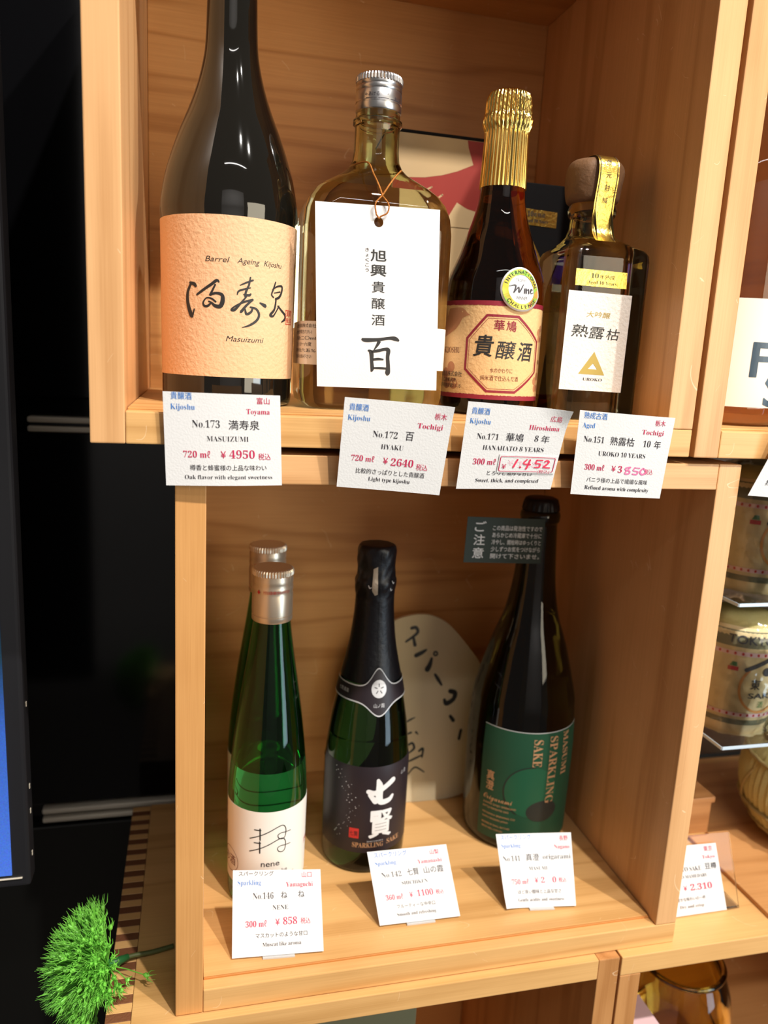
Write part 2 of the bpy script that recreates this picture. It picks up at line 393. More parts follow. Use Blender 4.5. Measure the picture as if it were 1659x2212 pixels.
    def build(s, root, names=None):
        for col, (V, F) in s.d.items():
            nm, lb = (names or {}).get(col, ('lettering', None))
            o = mesh(nm, V, F, M[col]); sub(root, o)
            if nm == 'printed_motif': o['kind'] = 'stuff'
            if lb: o['label'] = lb

def wrapfn(X, Y, rfun, R, lift0=0.00025):
    """(arc length from the -Y side measured at radius R, z) -> surface point"""
    def fn(x, y, lift=0.0):
        a = x/R; r = rfun(y) + lift0 + lift
        return Vector((X + r*math.sin(a), Y - r*math.cos(a), y))
    return fn
def sheet(name, fn, x0, x1, y0, y1, nx, ny, mat, root, thick=0.00012, z0=-0.00015, edge=None):
    """thin closed label following fn"""
    V = []; F = []
    for lay in (0, 1):
        for j in range(ny+1):
            for i in range(nx+1):
                x = x0+(x1-x0)*i/nx; y = y0+(y1-y0)*j/ny
                if edge: x, y = edge(x, y)
                V.append(fn(x, y, z0 + (0 if lay else -thick)))
    W = nx+1; K = W*(ny+1)
    for j in range(ny):
        for i in range(nx):
            a = j*W+i; F.append((a, a+1, a+1+W, a+W)); F.append((K+a+W, K+a+1+W, K+a+1, K+a))
    rim = [i for i in range(W)] + [j*W+nx for j in range(1, ny+1)] + [ny*W+i for i in range(nx-1, -1, -1)] + [j*W for j in range(ny-1, 0, -1)]
    for a, b in zip(rim, rim[1:]+rim[:1]): F.append((b, a, a+K, b+K))
    o = mesh(name, V, F, mat, None, True); sub(root, o)
    bm = bmesh.new(); bm.from_mesh(o.data)
    for e in bm.edges:
        if len(e.link_faces) == 2 and e.calc_face_angle(0) > 0.7: e.smooth = False
    bm.to_mesh(o.data); bm.free()
    return o
def interp(P):
    P = sorted(P, key=lambda q: q[0])
    def f(z):
        if z <= P[0][0]: return P[0][1]
        for a, b in zip(P, P[1:]):
            if z <= b[0]: return a[1] + (b[1]-a[1])*(z-a[0])/(b[0]-a[0])
        return P[-1][1]
    return f
def smoothprof(K, n=5):
    """K rows (z, r) -> dense (r, z), keeps z rising"""
    return [(max(q[1], 0.0004), q[0]) for q in crom([list(k) for k in K], n)]

# ------------------------------------------------------------------ setting
tag(bx('wall_back', -1.6, 2.2, 0.95, 1.0, -1.3, 1.6, M['wall'], bev=0), kind='structure')
tag(bx('floor', -1.6, 2.2, -2.2, 1.0, -1.35, -1.3, M['floor'], bev=0), kind='structure')

tag(bx('reflector_wall', -0.7, 1.1, -2.75, -2.7, -1.3, 1.6, plain('pale_reflector', lin(214, 212, 210), 0.8), bev=0), kind='structure')  # unseen reflector added for the grey reflection in the black bottle

# ------------------------------------------------------------------ wooden display boxes
W = 0.3788; T = 0.0183
def box_upper(x0, name_label, front, seed, xin=None, inner_right=None, group='wooden display boxes'):
    r = empty('display_box', (x0, front, 0), name_label, 'box', group)
    x1 = x0+W; D = 0.2497
    bx('side_board', x0, x0+.0186, front, front+D+.012, 0, W, wood('Z', 'X', 0, seed), r)
    bx('bottom_board', x0+.0188, x1, front, front+D+.012, 0, T, wood('X', 'Z', 3, seed+1), r)
    bx('side_board', x1-.0192, x1, front, front+D+.012, T+.0002, W, wood('Z', 'X', 0, seed+2), r)
    bx('top_board', x0+.0188, x1-.0194, front+.05, front+D, .3503, .3503+T, wood('X', 'Y', 1, seed+3), r)
    bx('back_panel', x0+.0188, x1-.0194, front+D, front+D+.010, T+.0002, .368, wood('X', 'Z', 1, seed+4, 1.4), r)
    bx('floor_panel', x0+.0192, x1-.0196, front+.011, front+D-.0005, T, T+.0012, wood('X', 'Y', 3, seed+5), r, .0004)
    return r
box_upper(0.0, 'upper left wooden box holding four bottles behind the upper price cards', 0.0, 1)
box_upper(0.3815, 'upper right wooden box holding the big brown bottle, partly out of frame', -0.0015, 9)

def box_lower():
    zb, zt = -.3839, -.0047; x0, x1, f = .0452, .4236, .0028
    r = empty('display_box', (x0, f, zb), 'lower wooden box holding the green and black sparkling bottles', 'box', 'wooden display boxes')
    D = .262; t = .0178
    bx('side_board', x0, x0+t, f, f+D+.01, zb, zt-t-.0002, wood('Z', 'X', 1, 21), r)
    bx('bottom_board', x0+t+.0002, x1, f, f+D+.01, zb, zb+t-.0006, wood('X', 'Z', 3, 22), r)
    bx('side_board', x1-t, x1, f, f+D+.01, zb+t-.0004, zt, wood('Z', 'X', 0, 23), r)
    bx('top_board', x0, x1-t-.0002, f, f+D+.01, zt-t, zt, wood('X', 'Z', 0, 24), r)
    bx('back_panel', x0+t+.0002, x1-t-.0002, f+D-.002, f+D+.009, zb+t, zt-t-.0002, wood('X', 'Z', 1, 25, 1.2), r)
    bx('floor_panel', x0+t+.0004, x1-t-.0006, f+.0100, f+D-.003, zb+t-.0006, zb+t+.0012, wood('X', 'Y', 3, 26), r, .0004)
    bx('step_shade_strip', x0+t+.0006, x1-t-.0008, f+.0088, f+.0099, zb+t-.0006, zb+t+.0009, M['step_shade'], r, .0002, 1)  # orange strip paints the shaded front face of the floor panel
    return r
box_lower()

Zt = -.3845
def box_base():
    x0, x1, f = 0.0, .3735, -.0035
    r = empty('display_box', (x0, f, Zt-W), 'base wooden box with dark finger joints beside the green flower', 'box', 'wooden display boxes')
    D = .262
    # top board with notches for the fingers: main slab plus light tongues between the dark fingers
    bx('top_board', .0166, x1-.0178, f, f+D, Zt-.0168, Zt, wood('X', 'Y', 3, 31), r, .0006)
    p = .01475; y = .0095
    dark = None; light = None
    k = 0
    while y < f+D-.006:
        ya, yb = y-p*.245, y+p*.245
        if dark is None:
            dark = bx('joint_finger', 0.0, .0164, ya, yb, Zt-.0168, Zt-.0001, M['darkbrown'], r, .0002, 1)
            light = bx('joint_tongue', 0.0, .0164, yb+.00015, ya+p-.00015, Zt-.0168, Zt, wood('X', 'Y', 3, 31), r, .0002, 1)
        else:
            for src in (dark, light):
                c = src.copy(); sc.collection.objects.link(c); c.location = Vector(src.location) + Vector((0, k*p, 0))
        y += p; k += 1
    bx('joint_tongue', 0.0, .0164, f, .0095-p*.245-.00015, Zt-.0168, Zt, wood('X', 'Y', 3, 31), r, .0002, 1)
    bx('side_board', 0.0, .0178, f, f+D, Zt-W, Zt-.0170, wood('Z', 'Y', 1, 33), r)
    bx('side_board', x1-.0176, x1, f, f+D, Zt-W, Zt, wood('Z', 'X', 2, 34), r)
    bx('bottom_board', .018, x1-.018, f, f+D, Zt-W, Zt-W+.0178, wood('X', 'Z', 3, 35), r)
    bx('back_panel', .018, x1-.018, f+D-.01, f+D, Zt-W+.018, Zt-.017, wood('X', 'Z', 1, 36), r)
    return r
box_base()
def box_right_base():
    x0, x1, f = .3748, .3748+.3735, -.0045
    r = empty('display_box', (x0, f, Zt-W), 'base wooden box on the right carrying the straw barrel and acrylic price stand', 'box', 'wooden display boxes')
    D = .262
    bx('top_board', x0, x1, f, f+D, Zt-.0160, Zt+.0004, wood('X', 'Y', 3, 41), r)
    bx('side_board', x0, x0+.0178, f, f+D, Zt-W, Zt-.0162, wood('Z', 'X', 2, 42), r)
    bx('side_board', x1-.0178, x1, f, f+D, Zt-W, Zt-.0162, wood('Z', 'X', 2, 43), r)
    bx('bottom_board', x0+.018, x1-.018, f, f+D, Zt-W, Zt-W+.0178, wood('X', 'Z', 2, 44), r)
    bx('back_panel', x0+.018, x1-.018, f+D-.01, f+D, Zt-W+.018, Zt-.0162, wood('X', 'Z', 2, 45), r)
    return r
box_right_base()
t_ = bx('riser_board', .5195, .735, .010, .240, Zt+.0006, Zt+.0046, wood('X', 'Y', 2, 47))
tag(t_, 'thin brown board under the straw barrel on the right', 'board')
# plinth carrying the base boxes, so that nothing hangs in the air
pl = bx('plinth', -.02, .80, -.002, .27, -1.30, Zt-W-.0002, M['fridge2']); tag(pl, 'dark plinth under the wooden boxes', 'plinth')

# ------------------------------------------------------------------ bottles of the upper shelf
FZ = T+.0013
# -- black 720 ml bottle
def bottle_black_big():
    X, Y = .0778, .085
    r = empty('sake_bottle', (X, Y, FZ), 'tall black bottle with a wide kraft label and brush lettering, leftmost in the upper box', 'bottle', 'sake bottles in the upper boxes')
    K = [(FZ, .038), (FZ+.0012, .0408), (FZ+.005, .0422), (.04, .0424), (.08, .0429), (.13, .0434), (.140, .0437), (.1486, .0428), (.1620, .0402), (.1753, .0362), (.1887, .0313), (.2018, .0258), (.2148, .0212), (.2276, .0179), (.2406, .0161), (.2654, .0153), (.285, .0150), (.292, .0149)]
    P = smoothprof(K, 5)
    lathe('glass_body', P, X, Y, M['blackglass'], r, 96)
    rf = interp([(z, rr) for rr, z in P])
    lathe('cap', [(.0146, .2915), (.0156, .292), (.0156, .315), (.0150, .3165), (.010, .317)], X, Y, M['blackfoil'], r, 64)
    R = .0430; fn = wrapfn(X, Y, rf, R)
    lb = sheet('label', fn, math.radians(-112)*R, math.radians(112)*R, .0378, .1330, 72, 10, M['kraft'], r)
    ink = Ink(fn, .004)
    B1S = [[[-26.02,93.23,1.25],[-23.27,92.49,1.94],[-22.27,91.48,1.66]],[[-25.67,92.27,1.38],[-27.64,87.94,1.66],[-27.92,83.32,1.94],[-27.04,78.71,2.21],[-25.25,74.12,2.35],[-24.35,73.28,1.11]],[[-24.35,73.57,0.97],[-23.21,77.66,0.83]],[[-21.26,86.36,1.11],[-17.14,89.36,1.38],[-12.3,92.7,1.52],[-9.07,95.14,1.52],[-7.72,94.36,0.83]],[[-9.93,92.54,0.97],[-11.96,88.44,1.11],[-12.85,86.69,1.25]],[[-12.85,86.69,1.38],[-9.29,87.72,1.38],[-5.77,86.78,1.8],[-5.44,83.08,2.35],[-6.87,80.12,2.21],[-9.81,80.25,1.8],[-12.21,82.02,0.97],[-13.72,82.64,0.83]],[[-12.21,82.02,0.83],[-14.3,80.02,1.25],[-16.45,79.93,1.25],[-17.21,81.91,0.97],[-15.25,84.57,0.69],[-12.23,84.43,0.97],[-9.54,82.67,0.97]],[[4.93,93.26,0.55],[8.79,95.13,0.97],[12.78,96.81,0.97]],[[11.19,98.38,0.83],[10.34,94.0,1.11],[8.58,89.82,1.25],[8.03,86.9,0.97]],[[3.24,87.68,0.55],[4.1,89.75,0.97],[7.65,91.19,0.97],[11.31,92.25,0.55]],[[7.4,88.0,0.97],[10.46,87.79,1.38],[11.56,88.63,0.83]],[[8.94,86.97,0.83],[5.39,82.66,1.11],[1.9,78.65,1.38],[-0.14,78.52,1.11],[2.46,81.0,0.83],[7.78,83.7,1.11],[12.82,85.26,1.25]],[[12.82,85.26,1.11],[9.03,81.77,1.25],[6.06,78.07,1.52],[5.36,77.44,0.83]],[[8.16,79.39,0.83],[9.12,76.55,1.38],[11.89,77.92,1.25],[12.8,80.03,1.11]],[[11.52,80.8,0.97],[15.38,79.94,1.25],[17.32,76.57,1.38],[15.53,72.91,1.38],[10.79,69.77,1.11],[6.52,68.38,0.28]],[[17.83,83.76,0.83],[21.13,82.45,2.08],[21.5,81.9,1.38]],[[29.21,97.34,0.83],[27.68,93.35,1.11],[26.18,89.67,0.97],[27.85,88.06,0.83]],[[26.89,92.68,0.69],[30.6,94.83,0.97],[35.12,95.3,1.25],[34.97,91.71,1.38],[32.66,88.5,1.52],[29.56,87.33,1.11]],[[28.18,90.75,0.55],[33.48,91.86,0.83]],[[29.99,87.37,1.11],[29.67,84.07,1.25],[28.52,80.4,1.38],[25.54,77.19,1.52],[27.81,76.65,1.11],[30.44,79.66,0.83],[32.87,83.15,0.97]],[[31.94,83.07,0.97],[35.97,80.39,1.38],[39.45,78.23,1.52],[39.82,75.82,1.8],[36.06,73.62,0.69]]]
    for s_ in B1S: ink.stroke('brush', [[a/1000, b/1000, c*1.12/1000] for a, b, c in s_])
    dg = math.radians
    ink.text('brush', 'Barrel', dg(-21.4)*R, dg(-2)*R, .1060, .0046, shear=.25, off=-.004)
    ink.text('brush', 'Ageing', dg(4)*R, dg(22.5)*R, .1060, .0046, shear=.25, off=-.004)
    ink.text('brush', 'Kijoshu', dg(26.5)*R, dg(45.5)*R, .1060, .0046, shear=.25, off=-.004)
    ink.text('brush', 'Masuizumi', dg(-4.3)*R, dg(27.9)*R, .0597, .0046, shear=.25, off=-.004)
    x0, x1, y0, y1 = dg(54)*R, dg(65.5)*R, .0727, .0812
    for q in ([(x0, y0), (x1, y0)], [(x1, y0), (x1, y1)], [(x1, y1), (x0, y1)], [(x0, y1), (x0, y0)]):
        ink.stroke('seal', [(a, b, .0004) for a, b in q])
    ink.text('seal', '満', x0+.0007, (x0+x1)/2-.0001, y0+.005, .0036); ink.text('seal', '寿', (x0+x1)/2+.0004, x1-.0007, y0+.005, .0036)
    ink.text('seal', '泉', x0+.0007, (x0+x1)/2-.0001, y0+.001, .0036); ink.text('seal', '印', (x0+x1)/2+.0004, x1-.0007, y0+.001, .0036)
    ink.build(lb, {'brush': ('lettering', 'black brush lettering'), 'seal': ('seal_stamp', 'red square seal stamp')})
bottle_black_big()

def rrect(a, b, rc, n=12):
    """rounded rectangle ring, 4*n points, starting at the +x side of the front"""
    rc = min(rc, a, b); P = []
    for cx, cy, s in ((a-rc, b-rc, 0), (-(a-rc), b-rc, 1), (-(a-rc), -(b-rc), 2), (a-rc, -(b-rc), 3)):
        for i in range(n):
            t = (s + i/(n-1))*PI/2
            P.append((cx+rc*math.cos(t), cy+rc*math.sin(t)))
    return P
def loft(name, rows, X, Y, mat, root, n=12, cav=None, cham=False):
    V = []; F = []
    def add(rows, flip):
        base = len(V); m = 0
        for z, a, b, rc in rows:
            P = rrect(a, b, rc, n); m = len(P)
            V.extend((X+p[0], Y+p[1], z) for p in P)
        for k in range(len(rows)-1):
            for i in range(m):
                q = (base+k*m+i, base+k*m+(i+1) % m, base+(k+1)*m+(i+1) % m, base+(k+1)*m+i); F.append(q[::-1] if flip else q)
        q = tuple(base+i for i in range(m)); F.append(q if flip else q[::-1])
        q = tuple(base+(len(rows)-1)*m+i for i in range(m)); F.append(q[::-1] if flip else q)
    add(rows, False)
    if cav: add(cav, True)
    o = mesh(name, V, F, mat, None, True); sub(root, o)
    bm = bmesh.new(); bm.from_mesh(o.data)
    for e in bm.edges:
        if len(e.link_faces) == 2 and e.calc_face_angle(0) > 0.6: e.smooth = False
    bm.to_mesh(o.data); bm.free()
    return o
def screwcap(r, X, Y, z0, z1, rad, mat, arrows=True):
    P = [(rad*.97, z0), (rad, z0+.0006), (rad, z0+.0042), (rad*.96, z0+.0046), (rad*.96, z0+.0052), (rad, z0+.0056)]
    h = z1-z0
    P += [(rad, z0+.52*h), (rad*.965, z0+.56*h), (rad, z0+.60*h), (rad, z0+.66*h), (rad*.97, z0+.70*h), (rad, z0+.74*h), (rad, z0+.80*h)]
    c = lathe('cap', P + [(rad*.985, z0+.84*h), (rad*.985, z1-.0012), (rad*.9, z1-.0002), (rad*.4, z1)], X, Y, mat, r, 64)
    def kn(rr, z, a): return rr*(1+.022*math.cos(a*44)) if rr > rad*.9 else rr
    k = lathe('knurled_rim', [(rad*.98, z1-.0050), (rad*1.012, z1-.0044), (rad*1.012, z1-.0018), (rad*.97, z1-.0004), (rad*.9, z1+.0002)], X, Y, mat, r, 352, mod=kn, smooth=False)
    sub_ = k; return c
# -- clear flask with hanging white tag
def bottle_flask():
    X, Y = .1728, .085
    r = empty('sake_bottle', (X, Y, FZ), 'clear flask bottle with aluminium screw cap and a big white tag hung on gold cord', 'bottle', 'sake bottles in the upper boxes')
    z = FZ; NX = .1712-X
    rows = [(z, .040, .026, .012), (z+.001, .0440, .0300, .014), (z+.004, .0475, .0335, .015), (z+.010, .0490, .0348, .016), (.06, .0493, .035, .016), (.11, .0493, .035, .016),
            (.136, .0492, .0348, .016), (.146, .0482, .0342, .017), (.154, .0455, .0325, .018), (.160, .0415, .0300, .019), (.1645, .0360, .0275, .020), (.1685, .0295, .0250, .021),
            (.1725, .0232, .0215, .021), (.1765, .0185, .0183, .018), (.181, .0160, .0160, .016), (.188, .0150, .0150, .015), (.2015, .0149, .0149, .0149), (.203, .0150, .015, .015), (.2042, .0163, .0163, .0163), (.2065, .0163, .0163, .0163), (.2078, .0148, .0148, .0148), (.213, .0146, .0146, .0146), (.225, .0130, .0130, .013)]
    t = .0028
    cav = [(zz, a-t, b-t, max(rc-t, .002)) for zz, a, b, rc in rows if zz > .158]
    cav = [(.1612, .0395-t, .0290-t, .016)] + [q for q in cav if q[0] > .1612]
    cav[-1] = (.222, .010, .010, .010)
    loft('glass_body', rows, X, Y, M['clear'], r, 12, cav)
    c = screwcap(r, X, Y, .2115, .2335, .0152, M['alu'])
    fn = wrapfn(X, Y, lambda q: .0152, .0152, .0002); ik = Ink(fn)
    ik.text('ink', '←あける', -.0126, -.0030, .2185, .0030); ik.text('ink', '日本', .0020, .0034, .2196, .0014); ik.text('ink', 'あける', .0078, .0135, .2168, .0030)
    for a, b in ((-.012, -.0045), (-.0035, .0035), (.0045, .012)): ik.stroke('ink', [(a, .2173, .0003), (b, .2173, .0003)])
    ik.build(c)
    # back-side white label seen at both sides of the tag, follows the flask
    def side(x, y, lift=0.0):
        # unrolled perimeter position x (0 = middle of front)
        a, b, rc = .0493, .035, .016
        fl = a-rc; arc = rc*PI/2; s_ = 1 if x >= 0 else -1; u = abs(x); o_ = .0003+lift
        if u < fl: px, py_, nx, ny = u, -b, 0, -1
        elif u < fl+arc:
            th = (u-fl)/rc; px, py_ = fl+rc*math.sin(th), -(b-rc)-rc*math.cos(th); nx, ny = math.sin(th), -math.cos(th)
        else: px, py_, nx, ny = a, -(b-rc)+(u-fl-arc), 1, 0
        return Vector((X + s_*(px+nx*o_), Y + py_+ny*o_, y))
    lb = sheet('label', side, -.093, .093, .048, .0755, 60, 2, M['white'], r)
    ik = Ink(side, .004)
    for k, s_ in enumerate(('製造者旭興酒造株式会社', '栃木県大田原市南方六六-1', '内容量七二〇ml', 'アルコール分一六度', '精米歩合六五%', '開栓後はお早めにお飲み下さい')):
        ik.text('ink', s_, -.074, -.0415 - (k % 2)*.003, .0715-.0039*k, .0027)
    ik.build(lb)
    # hanging tag: a stiff card in front of the glass
    tg = [Vector((.1323, .0452, .0346)), Vector((.2125, .0452, .0352)), Vector((.2076, .0462, .1490)), Vector((.1273, .0462, .1466))]
    def tf(x, y, lift=0.0):
        a = tg[0].lerp(tg[1], x); b = tg[3].lerp(tg[2], x); p = a.lerp(b, y); return p + Vector((0, -.00035-lift, 0))
    hx, hy, hr = .500, .912, .0030
    # sheet with a punched hole
    bm = bmesh.new(); outer = [bm.verts.new((x, y, 0)) for x, y in ((0, 0), (1, 0), (1, 1), (0, 1))]; n = 28
    hole = [bm.verts.new((hx+hr/.0803*math.cos(2*PI*i/n), hy+hr/.1140*math.sin(2*PI*i/n), 0)) for i in range(n)]
    for L_ in (outer, hole):
        for a, b in zip(L_, L_[1:]+L_[:1]): bm.edges.new((a, b))
    bmesh.ops.triangle_fill(bm, edges=bm.edges[:], use_beauty=True)
    for v in bm.verts: v.co = tf(v.co.x, v.co.y, -.0002)
    ext = bmesh.ops.extrude_face_region(bm, geom=bm.faces[:])
    for v in [g for g in ext['geom'] if isinstance(g, bmesh.types.BMVert)]: v.co.y += .0005
    bmesh.ops.recalc_face_normals(bm, faces=bm.faces[:])
    me = bpy.data.meshes.new('tag_card'); bm.to_mesh(me); bm.free()
    tc = link('tag_card', me, M['paper']); sub(r, tc); tc['label'] = 'large white paper tag with a punched hole'
    ik = Ink(tf)
    def cjk(ch, cx, cy, w, h, off=0.0, col='brush'):
        ik.text(col, ch, cx-w/2, cx+w/2, cy-h*.38, h, off=off)
    cjk('旭', .500, .735, .125, .068, .022); cjk('興', .500, .655, .125, .068, .022)
    for k, ch in enumerate('きょくこう'): cjk(ch, .408, .763-.027*k, .030 if ch != 'ょ' else .022, .022, col='ink')
    cjk('貴', .500, .565, .105, .066, .002); cjk('醸', .500, .475, .108, .066, .002); cjk('酒', .500, .385, .108, .066, .002)
    # big brushed character for one hundred
    S = lambda P: ik.stroke('brush', [((x-271)/(1440-271), 1-(y-75)/(1860-75), w/1180) for x, y, w in P])
    def Sb(P):
        Q = crom([list(p) for p in P], 6)
        V = []; F = []
        for i, q in enumerate(Q):
            a = Q[max(i-1, 0)]; b = Q[min(i+1, len(Q)-1)]; dx, dy = b[0]-a[0], b[1]-a[1]; l = math.hypot(dx, dy) or 1; w = q[2]/2
            for s_ in (1, -1):
                x, y = q[0]-s_*dy/l*w, q[1]+s_*dx/l*w
                V.append(((x-271)/(1440-271), 1-(y-75)/(1860-75)))
            if i: F.append((2*i-2, 2*i-1, 2*i+1, 2*i))
        ik.add('brush', V, F)
    Sb([(697, 1368, 20), (740, 1378, 40), (860, 1368, 32), (960, 1350, 30), (1020, 1352, 42), (1060, 1372, 16)])
    Sb([(868, 1382, 34), (850, 1420, 26), (815, 1475, 8)])
    Sb([(757, 1478, 12), (790, 1500, 40), (795, 1590, 32), (800, 1660, 34), (790, 1692, 14)])
    Sb([(790, 1492, 24), (860, 1478, 30), (920, 1462, 30), (955, 1470, 40), (950, 1540, 34), (955, 1640, 38), (950, 1700, 46), (945, 1726, 8)])
    Sb([(805, 1570, 24), (860, 1562, 26), (910, 1566, 14)])
    Sb([(810, 1655, 18), (880, 1653, 22), (935, 1655, 22)])
    ik.build(tc)
    # gold cord: round the neck, down to a loop knot and through the hole
    A = Vector((X-.0165, Y-.004, .1775)); Bp = Vector((X+.0155, Y-.006, .1760)); Kn = Vector((.1690, .0445, .1535)); H = tf(hx, hy+.02, .0005)
    pts = []
    for i in range(13):
        a = PI*i/12; pts.append(Vector((X+.0158*math.cos(a+0.12)*1.02, Y+.0158*math.sin(a+.12), .1772)))
    tube('cord', [Vector(p) for p in crom([Bp] + pts[::2] + [A], 4)], .0005, M['cord'], r)
    tube('cord', crom([A, Vector((X-.012, .0555, .1745)), Vector((X-.009, .048, .166)), Vector((X-.0055, .0447, .158)), Kn], 6), .00055, M['cord'], r)
    tube('cord', crom([Bp, Vector((X+.010, .055, .1715)), Vector((X+.004, .048, .165)), Vector((X-.001, .0447, .158)), Kn], 6), .00055, M['cord'], r)
    tube('cord', crom([Kn, Kn+Vector((-.0042, -.0008, -.005)), Kn+Vector((-.0036, -.001, -.011)), H+Vector((-.0012, -.0004, .0012)), H, H+Vector((.0012, -.0004, .0012)), Kn+Vector((.0036, -.001, -.010)), Kn+Vector((.0042, -.0008, -.005)), Kn], 5), .0005, M['cord'], r)
bottle_flask()

# -- amber bottle with crimped gold foil and octagon label
def bottle_amber():
    X, Y = .2602, .075
    r = empty('sake_bottle', (X, Y, FZ), 'small amber bottle with gold foil neck, octagon label and award sticker', 'bottle', 'sake bottles in the upper boxes')
    K = [(FZ, .0300), (FZ+.0014, .0328), (FZ+.006, .0342), (.04, .0345), (.09, .0343), (.103, .0338), (.1137, .0322), (.1292, .0264), (.1400, .0228), (.1505, .0192), (.160, .0168), (.1710, .0154), (.20, .0136), (.228, .0120)]
    P = smoothprof(K, 5)
    lathe('glass_body', P, X, Y, M['amber'], r, 80)
    rf = interp([(z, rr) for rr, z in P])
    random.seed(3); ph = [random.uniform(0, 6.28) for _ in range(6)]
    def crimp(rr, z, a):
        if rr < .010: return rr
        c = math.cos(a*34+ph[0]+.5*math.sin(a*5+ph[1])); k = .045 if z < .207 else .06
        g = .014*math.sin(a*13+z*420+ph[2])*math.sin(z*900+a*7+ph[3]) if z > .206 else 0
        return rr*(1 + k*(abs(c)**.7*(1 if c > 0 else -1))*.55 + g)
    G = [(.1715, .0157), (.175, .0156), (.185, .0152), (.198, .0148), (.206, .0146), (.2085, .0150), (.2115, .0162), (.215, .0164), (.218, .0155), (.222, .0152), (.2265, .0150), (.2300, .0140), (.2320, .0122), (.2328, .006)]
    lathe('gold_foil_capsule', smoothprof(G, 6), X, Y, M['gold'], r, 272, mod=crimp)
    R = .0345; fn = wrapfn(X, Y, rf, R); dg = lambda a: math.radians(a)*R
    lb = sheet('label', fn, dg(-105), dg(100), .0308, .0955, 64, 10, M['beige'], r)
    ik = Ink(fn, .004)
    random.seed(5)
    for y0, s_ in ((.0308, 1), (.0955, -1)):
        n = 120; top = [(dg(-105+205*i/n), y0 + s_*(.0030+random.uniform(-.00022, .00022))) for i in range(n+1)]
        V = []; F = []
        for i, (x, y) in enumerate(top):
            V += [(x, y0), (x, y)]
            if i: F.append((2*i-2, 2*i, 2*i+1, 2*i-1) if s_ > 0 else (2*i-2, 2*i-1, 2*i+1, 2*i))
        ik.add('maroon', V, F)
    xl = dg(-105); ik.poly('maroon', [(xl, .0308), (xl+.0012, .0308), (xl+.0012, .0955), (xl, .0955)])
    # map from the photo crop (px of the crop) to label space
    def mp(px, py_):
        return (dg((px-880)/(1400-880)*61 - 18.5 if px > 880 else -18.5 - (880-px)/(880-200)*69), .0615 + (1325-py_)/(1325-690)*.0313 - (px-900)*.0000052)
    oc = [(880, 810), (1265, 850), (1405, 1160), (1365, 1565), (1160, 1845), (790, 1830), (528, 1520), (560, 1095)]
    O = [(dg(-28), .0868), (dg(9), .0868), (dg(44), .0710), (dg(44), .0500), (dg(11), .0355), (dg(-23), .0355), (dg(-50), .0500), (dg(-50), .0710)]
    def octa(sc_, w):
        cx, cy = dg(-5), .0610
        Q = [(cx+(x-cx)*sc_, cy+(y-cy)*sc_) for x, y in O]
        V = []; F = []
        for x, y in Q:
            k = w/math.hypot(x-cx, y-cy); V += [(x, y), (x-(x-cx)*k, y-(y-cy)*k)]
        N_ = []
        for i in range(8):
            a, b = i, (i+1) % 8
            S_ = 6
            for s_ in range(S_):
                u, v = s_/S_, (s_+1)/S_
                lerp = lambda p, q, t: (p[0]+(q[0]-p[0])*t, p[1]+(q[1]-p[1])*t)
                k = len(N_); N_ += [lerp(V[2*a], V[2*b], u), lerp(V[2*a], V[2*b], v), lerp(V[2*a+1], V[2*b+1], v), lerp(V[2*a+1], V[2*b+1], u)]
                F.append((k, k+1, k+2, k+3))
        ik.add('maroon', N_, F, .00005)
    octa(1.0, .0017); octa(.905, .00028)
    ik.text('maroon', '華', dg(-19), dg(-7.5), .0770, .0075, off=.02); ik.text('maroon', '鳩', dg(-5), dg(6.5), .0768, .0075, off=.02)
    for ch, a, b, y, h, o_ in (('貴', -40, -18, .0605, .0150, .03), ('醸', -15, 8, .0590, .0130, .012), ('酒', 11, 33, .0585, .0135, .025)):
        ik.text('brush', ch, dg(a), dg(b), y, h, off=o_, shear=.12, rot=0)
    ik.text('brownink', '水のかわりに', dg(-20), dg(6), .0490, .0036); ik.text('brownink', '純米酒で仕込んだ酒', dg(-30), dg(14), .0438, .0038)
    ik.text('brownink', serif('KIJOSHU'), dg(-86), dg(-57), .0608, .0056, off=-.004); ik.text('brownink', serif('HANAHATO'), dg(49), dg(75), .0560, .0040, off=-.004)
    ik.text('ink', '榎酒造株式会社', dg(-92), dg(-52), .0452, .0038); ik.text('ink', '広島県呉市', dg(-84), dg(-60), .0412, .0032); ik.text('ink', '音戸町南隠渡2-1-15', dg(-92), dg(-53), .0375, .0032)
    # plain bird shape and five-petal flowers
    bird = [(-100, .0925), (-90, .0920), (-84, .0850), (-80, .0902), (-72, .0905), (-66, .0908), (-60, .0908), (-55, .0896), (-51, .0872), (-47, .0860), (-52, .0852), (-57, .0838), (-60, .0805), (-66, .0765), (-76, .0735), (-88, .0712), (-100, .0705)]
    ik.poly('dove', [(dg(a), z) for a, z in bird]); ik.disc('beige', dg(-57.5), .0880, .0005, .0005, .00005)
    for cx, cy, s_ in ((-70, .0450, .0072), (52, .0760, .0045), (52, .0430, .0052)):
        for k in range(5):
            a = 2*PI*k/5+PI/2; ik.disc('dove', dg(cx)+s_*.85*math.cos(a), cy+s_*.85*math.sin(a)-.0, s_*.52, s_*.52, -.00004*k-.00001)
    ik.build(lb, {'dove': ('printed_motif', 'brown bird and flower print'), 'maroon': ('border_print', 'maroon octagon and border print'), 'beige': ('printed_motif', None)})
    # round award sticker
    stc = (dg(22), .1040); srx, sry = .0108, .0142
    fs = wrapfn(X, Y, lambda z: .0352 if z < .1 else .0352-(z-.1)*.25, R, .0006)
    cx, cy = dg(9.5), .1038
    rad = .0128
    sk = Ink(lambda x, y, l=0.0: fs(x, y, l), .003)
    n = 48; fs0 = fs; kk = 1.22; fs = lambda x, y, l=0.0: fs0(cx+(x-cx)*kk, cy+(y-cy)*1.10, l)
    V = [fs(cx, cy, 0)]; F = []
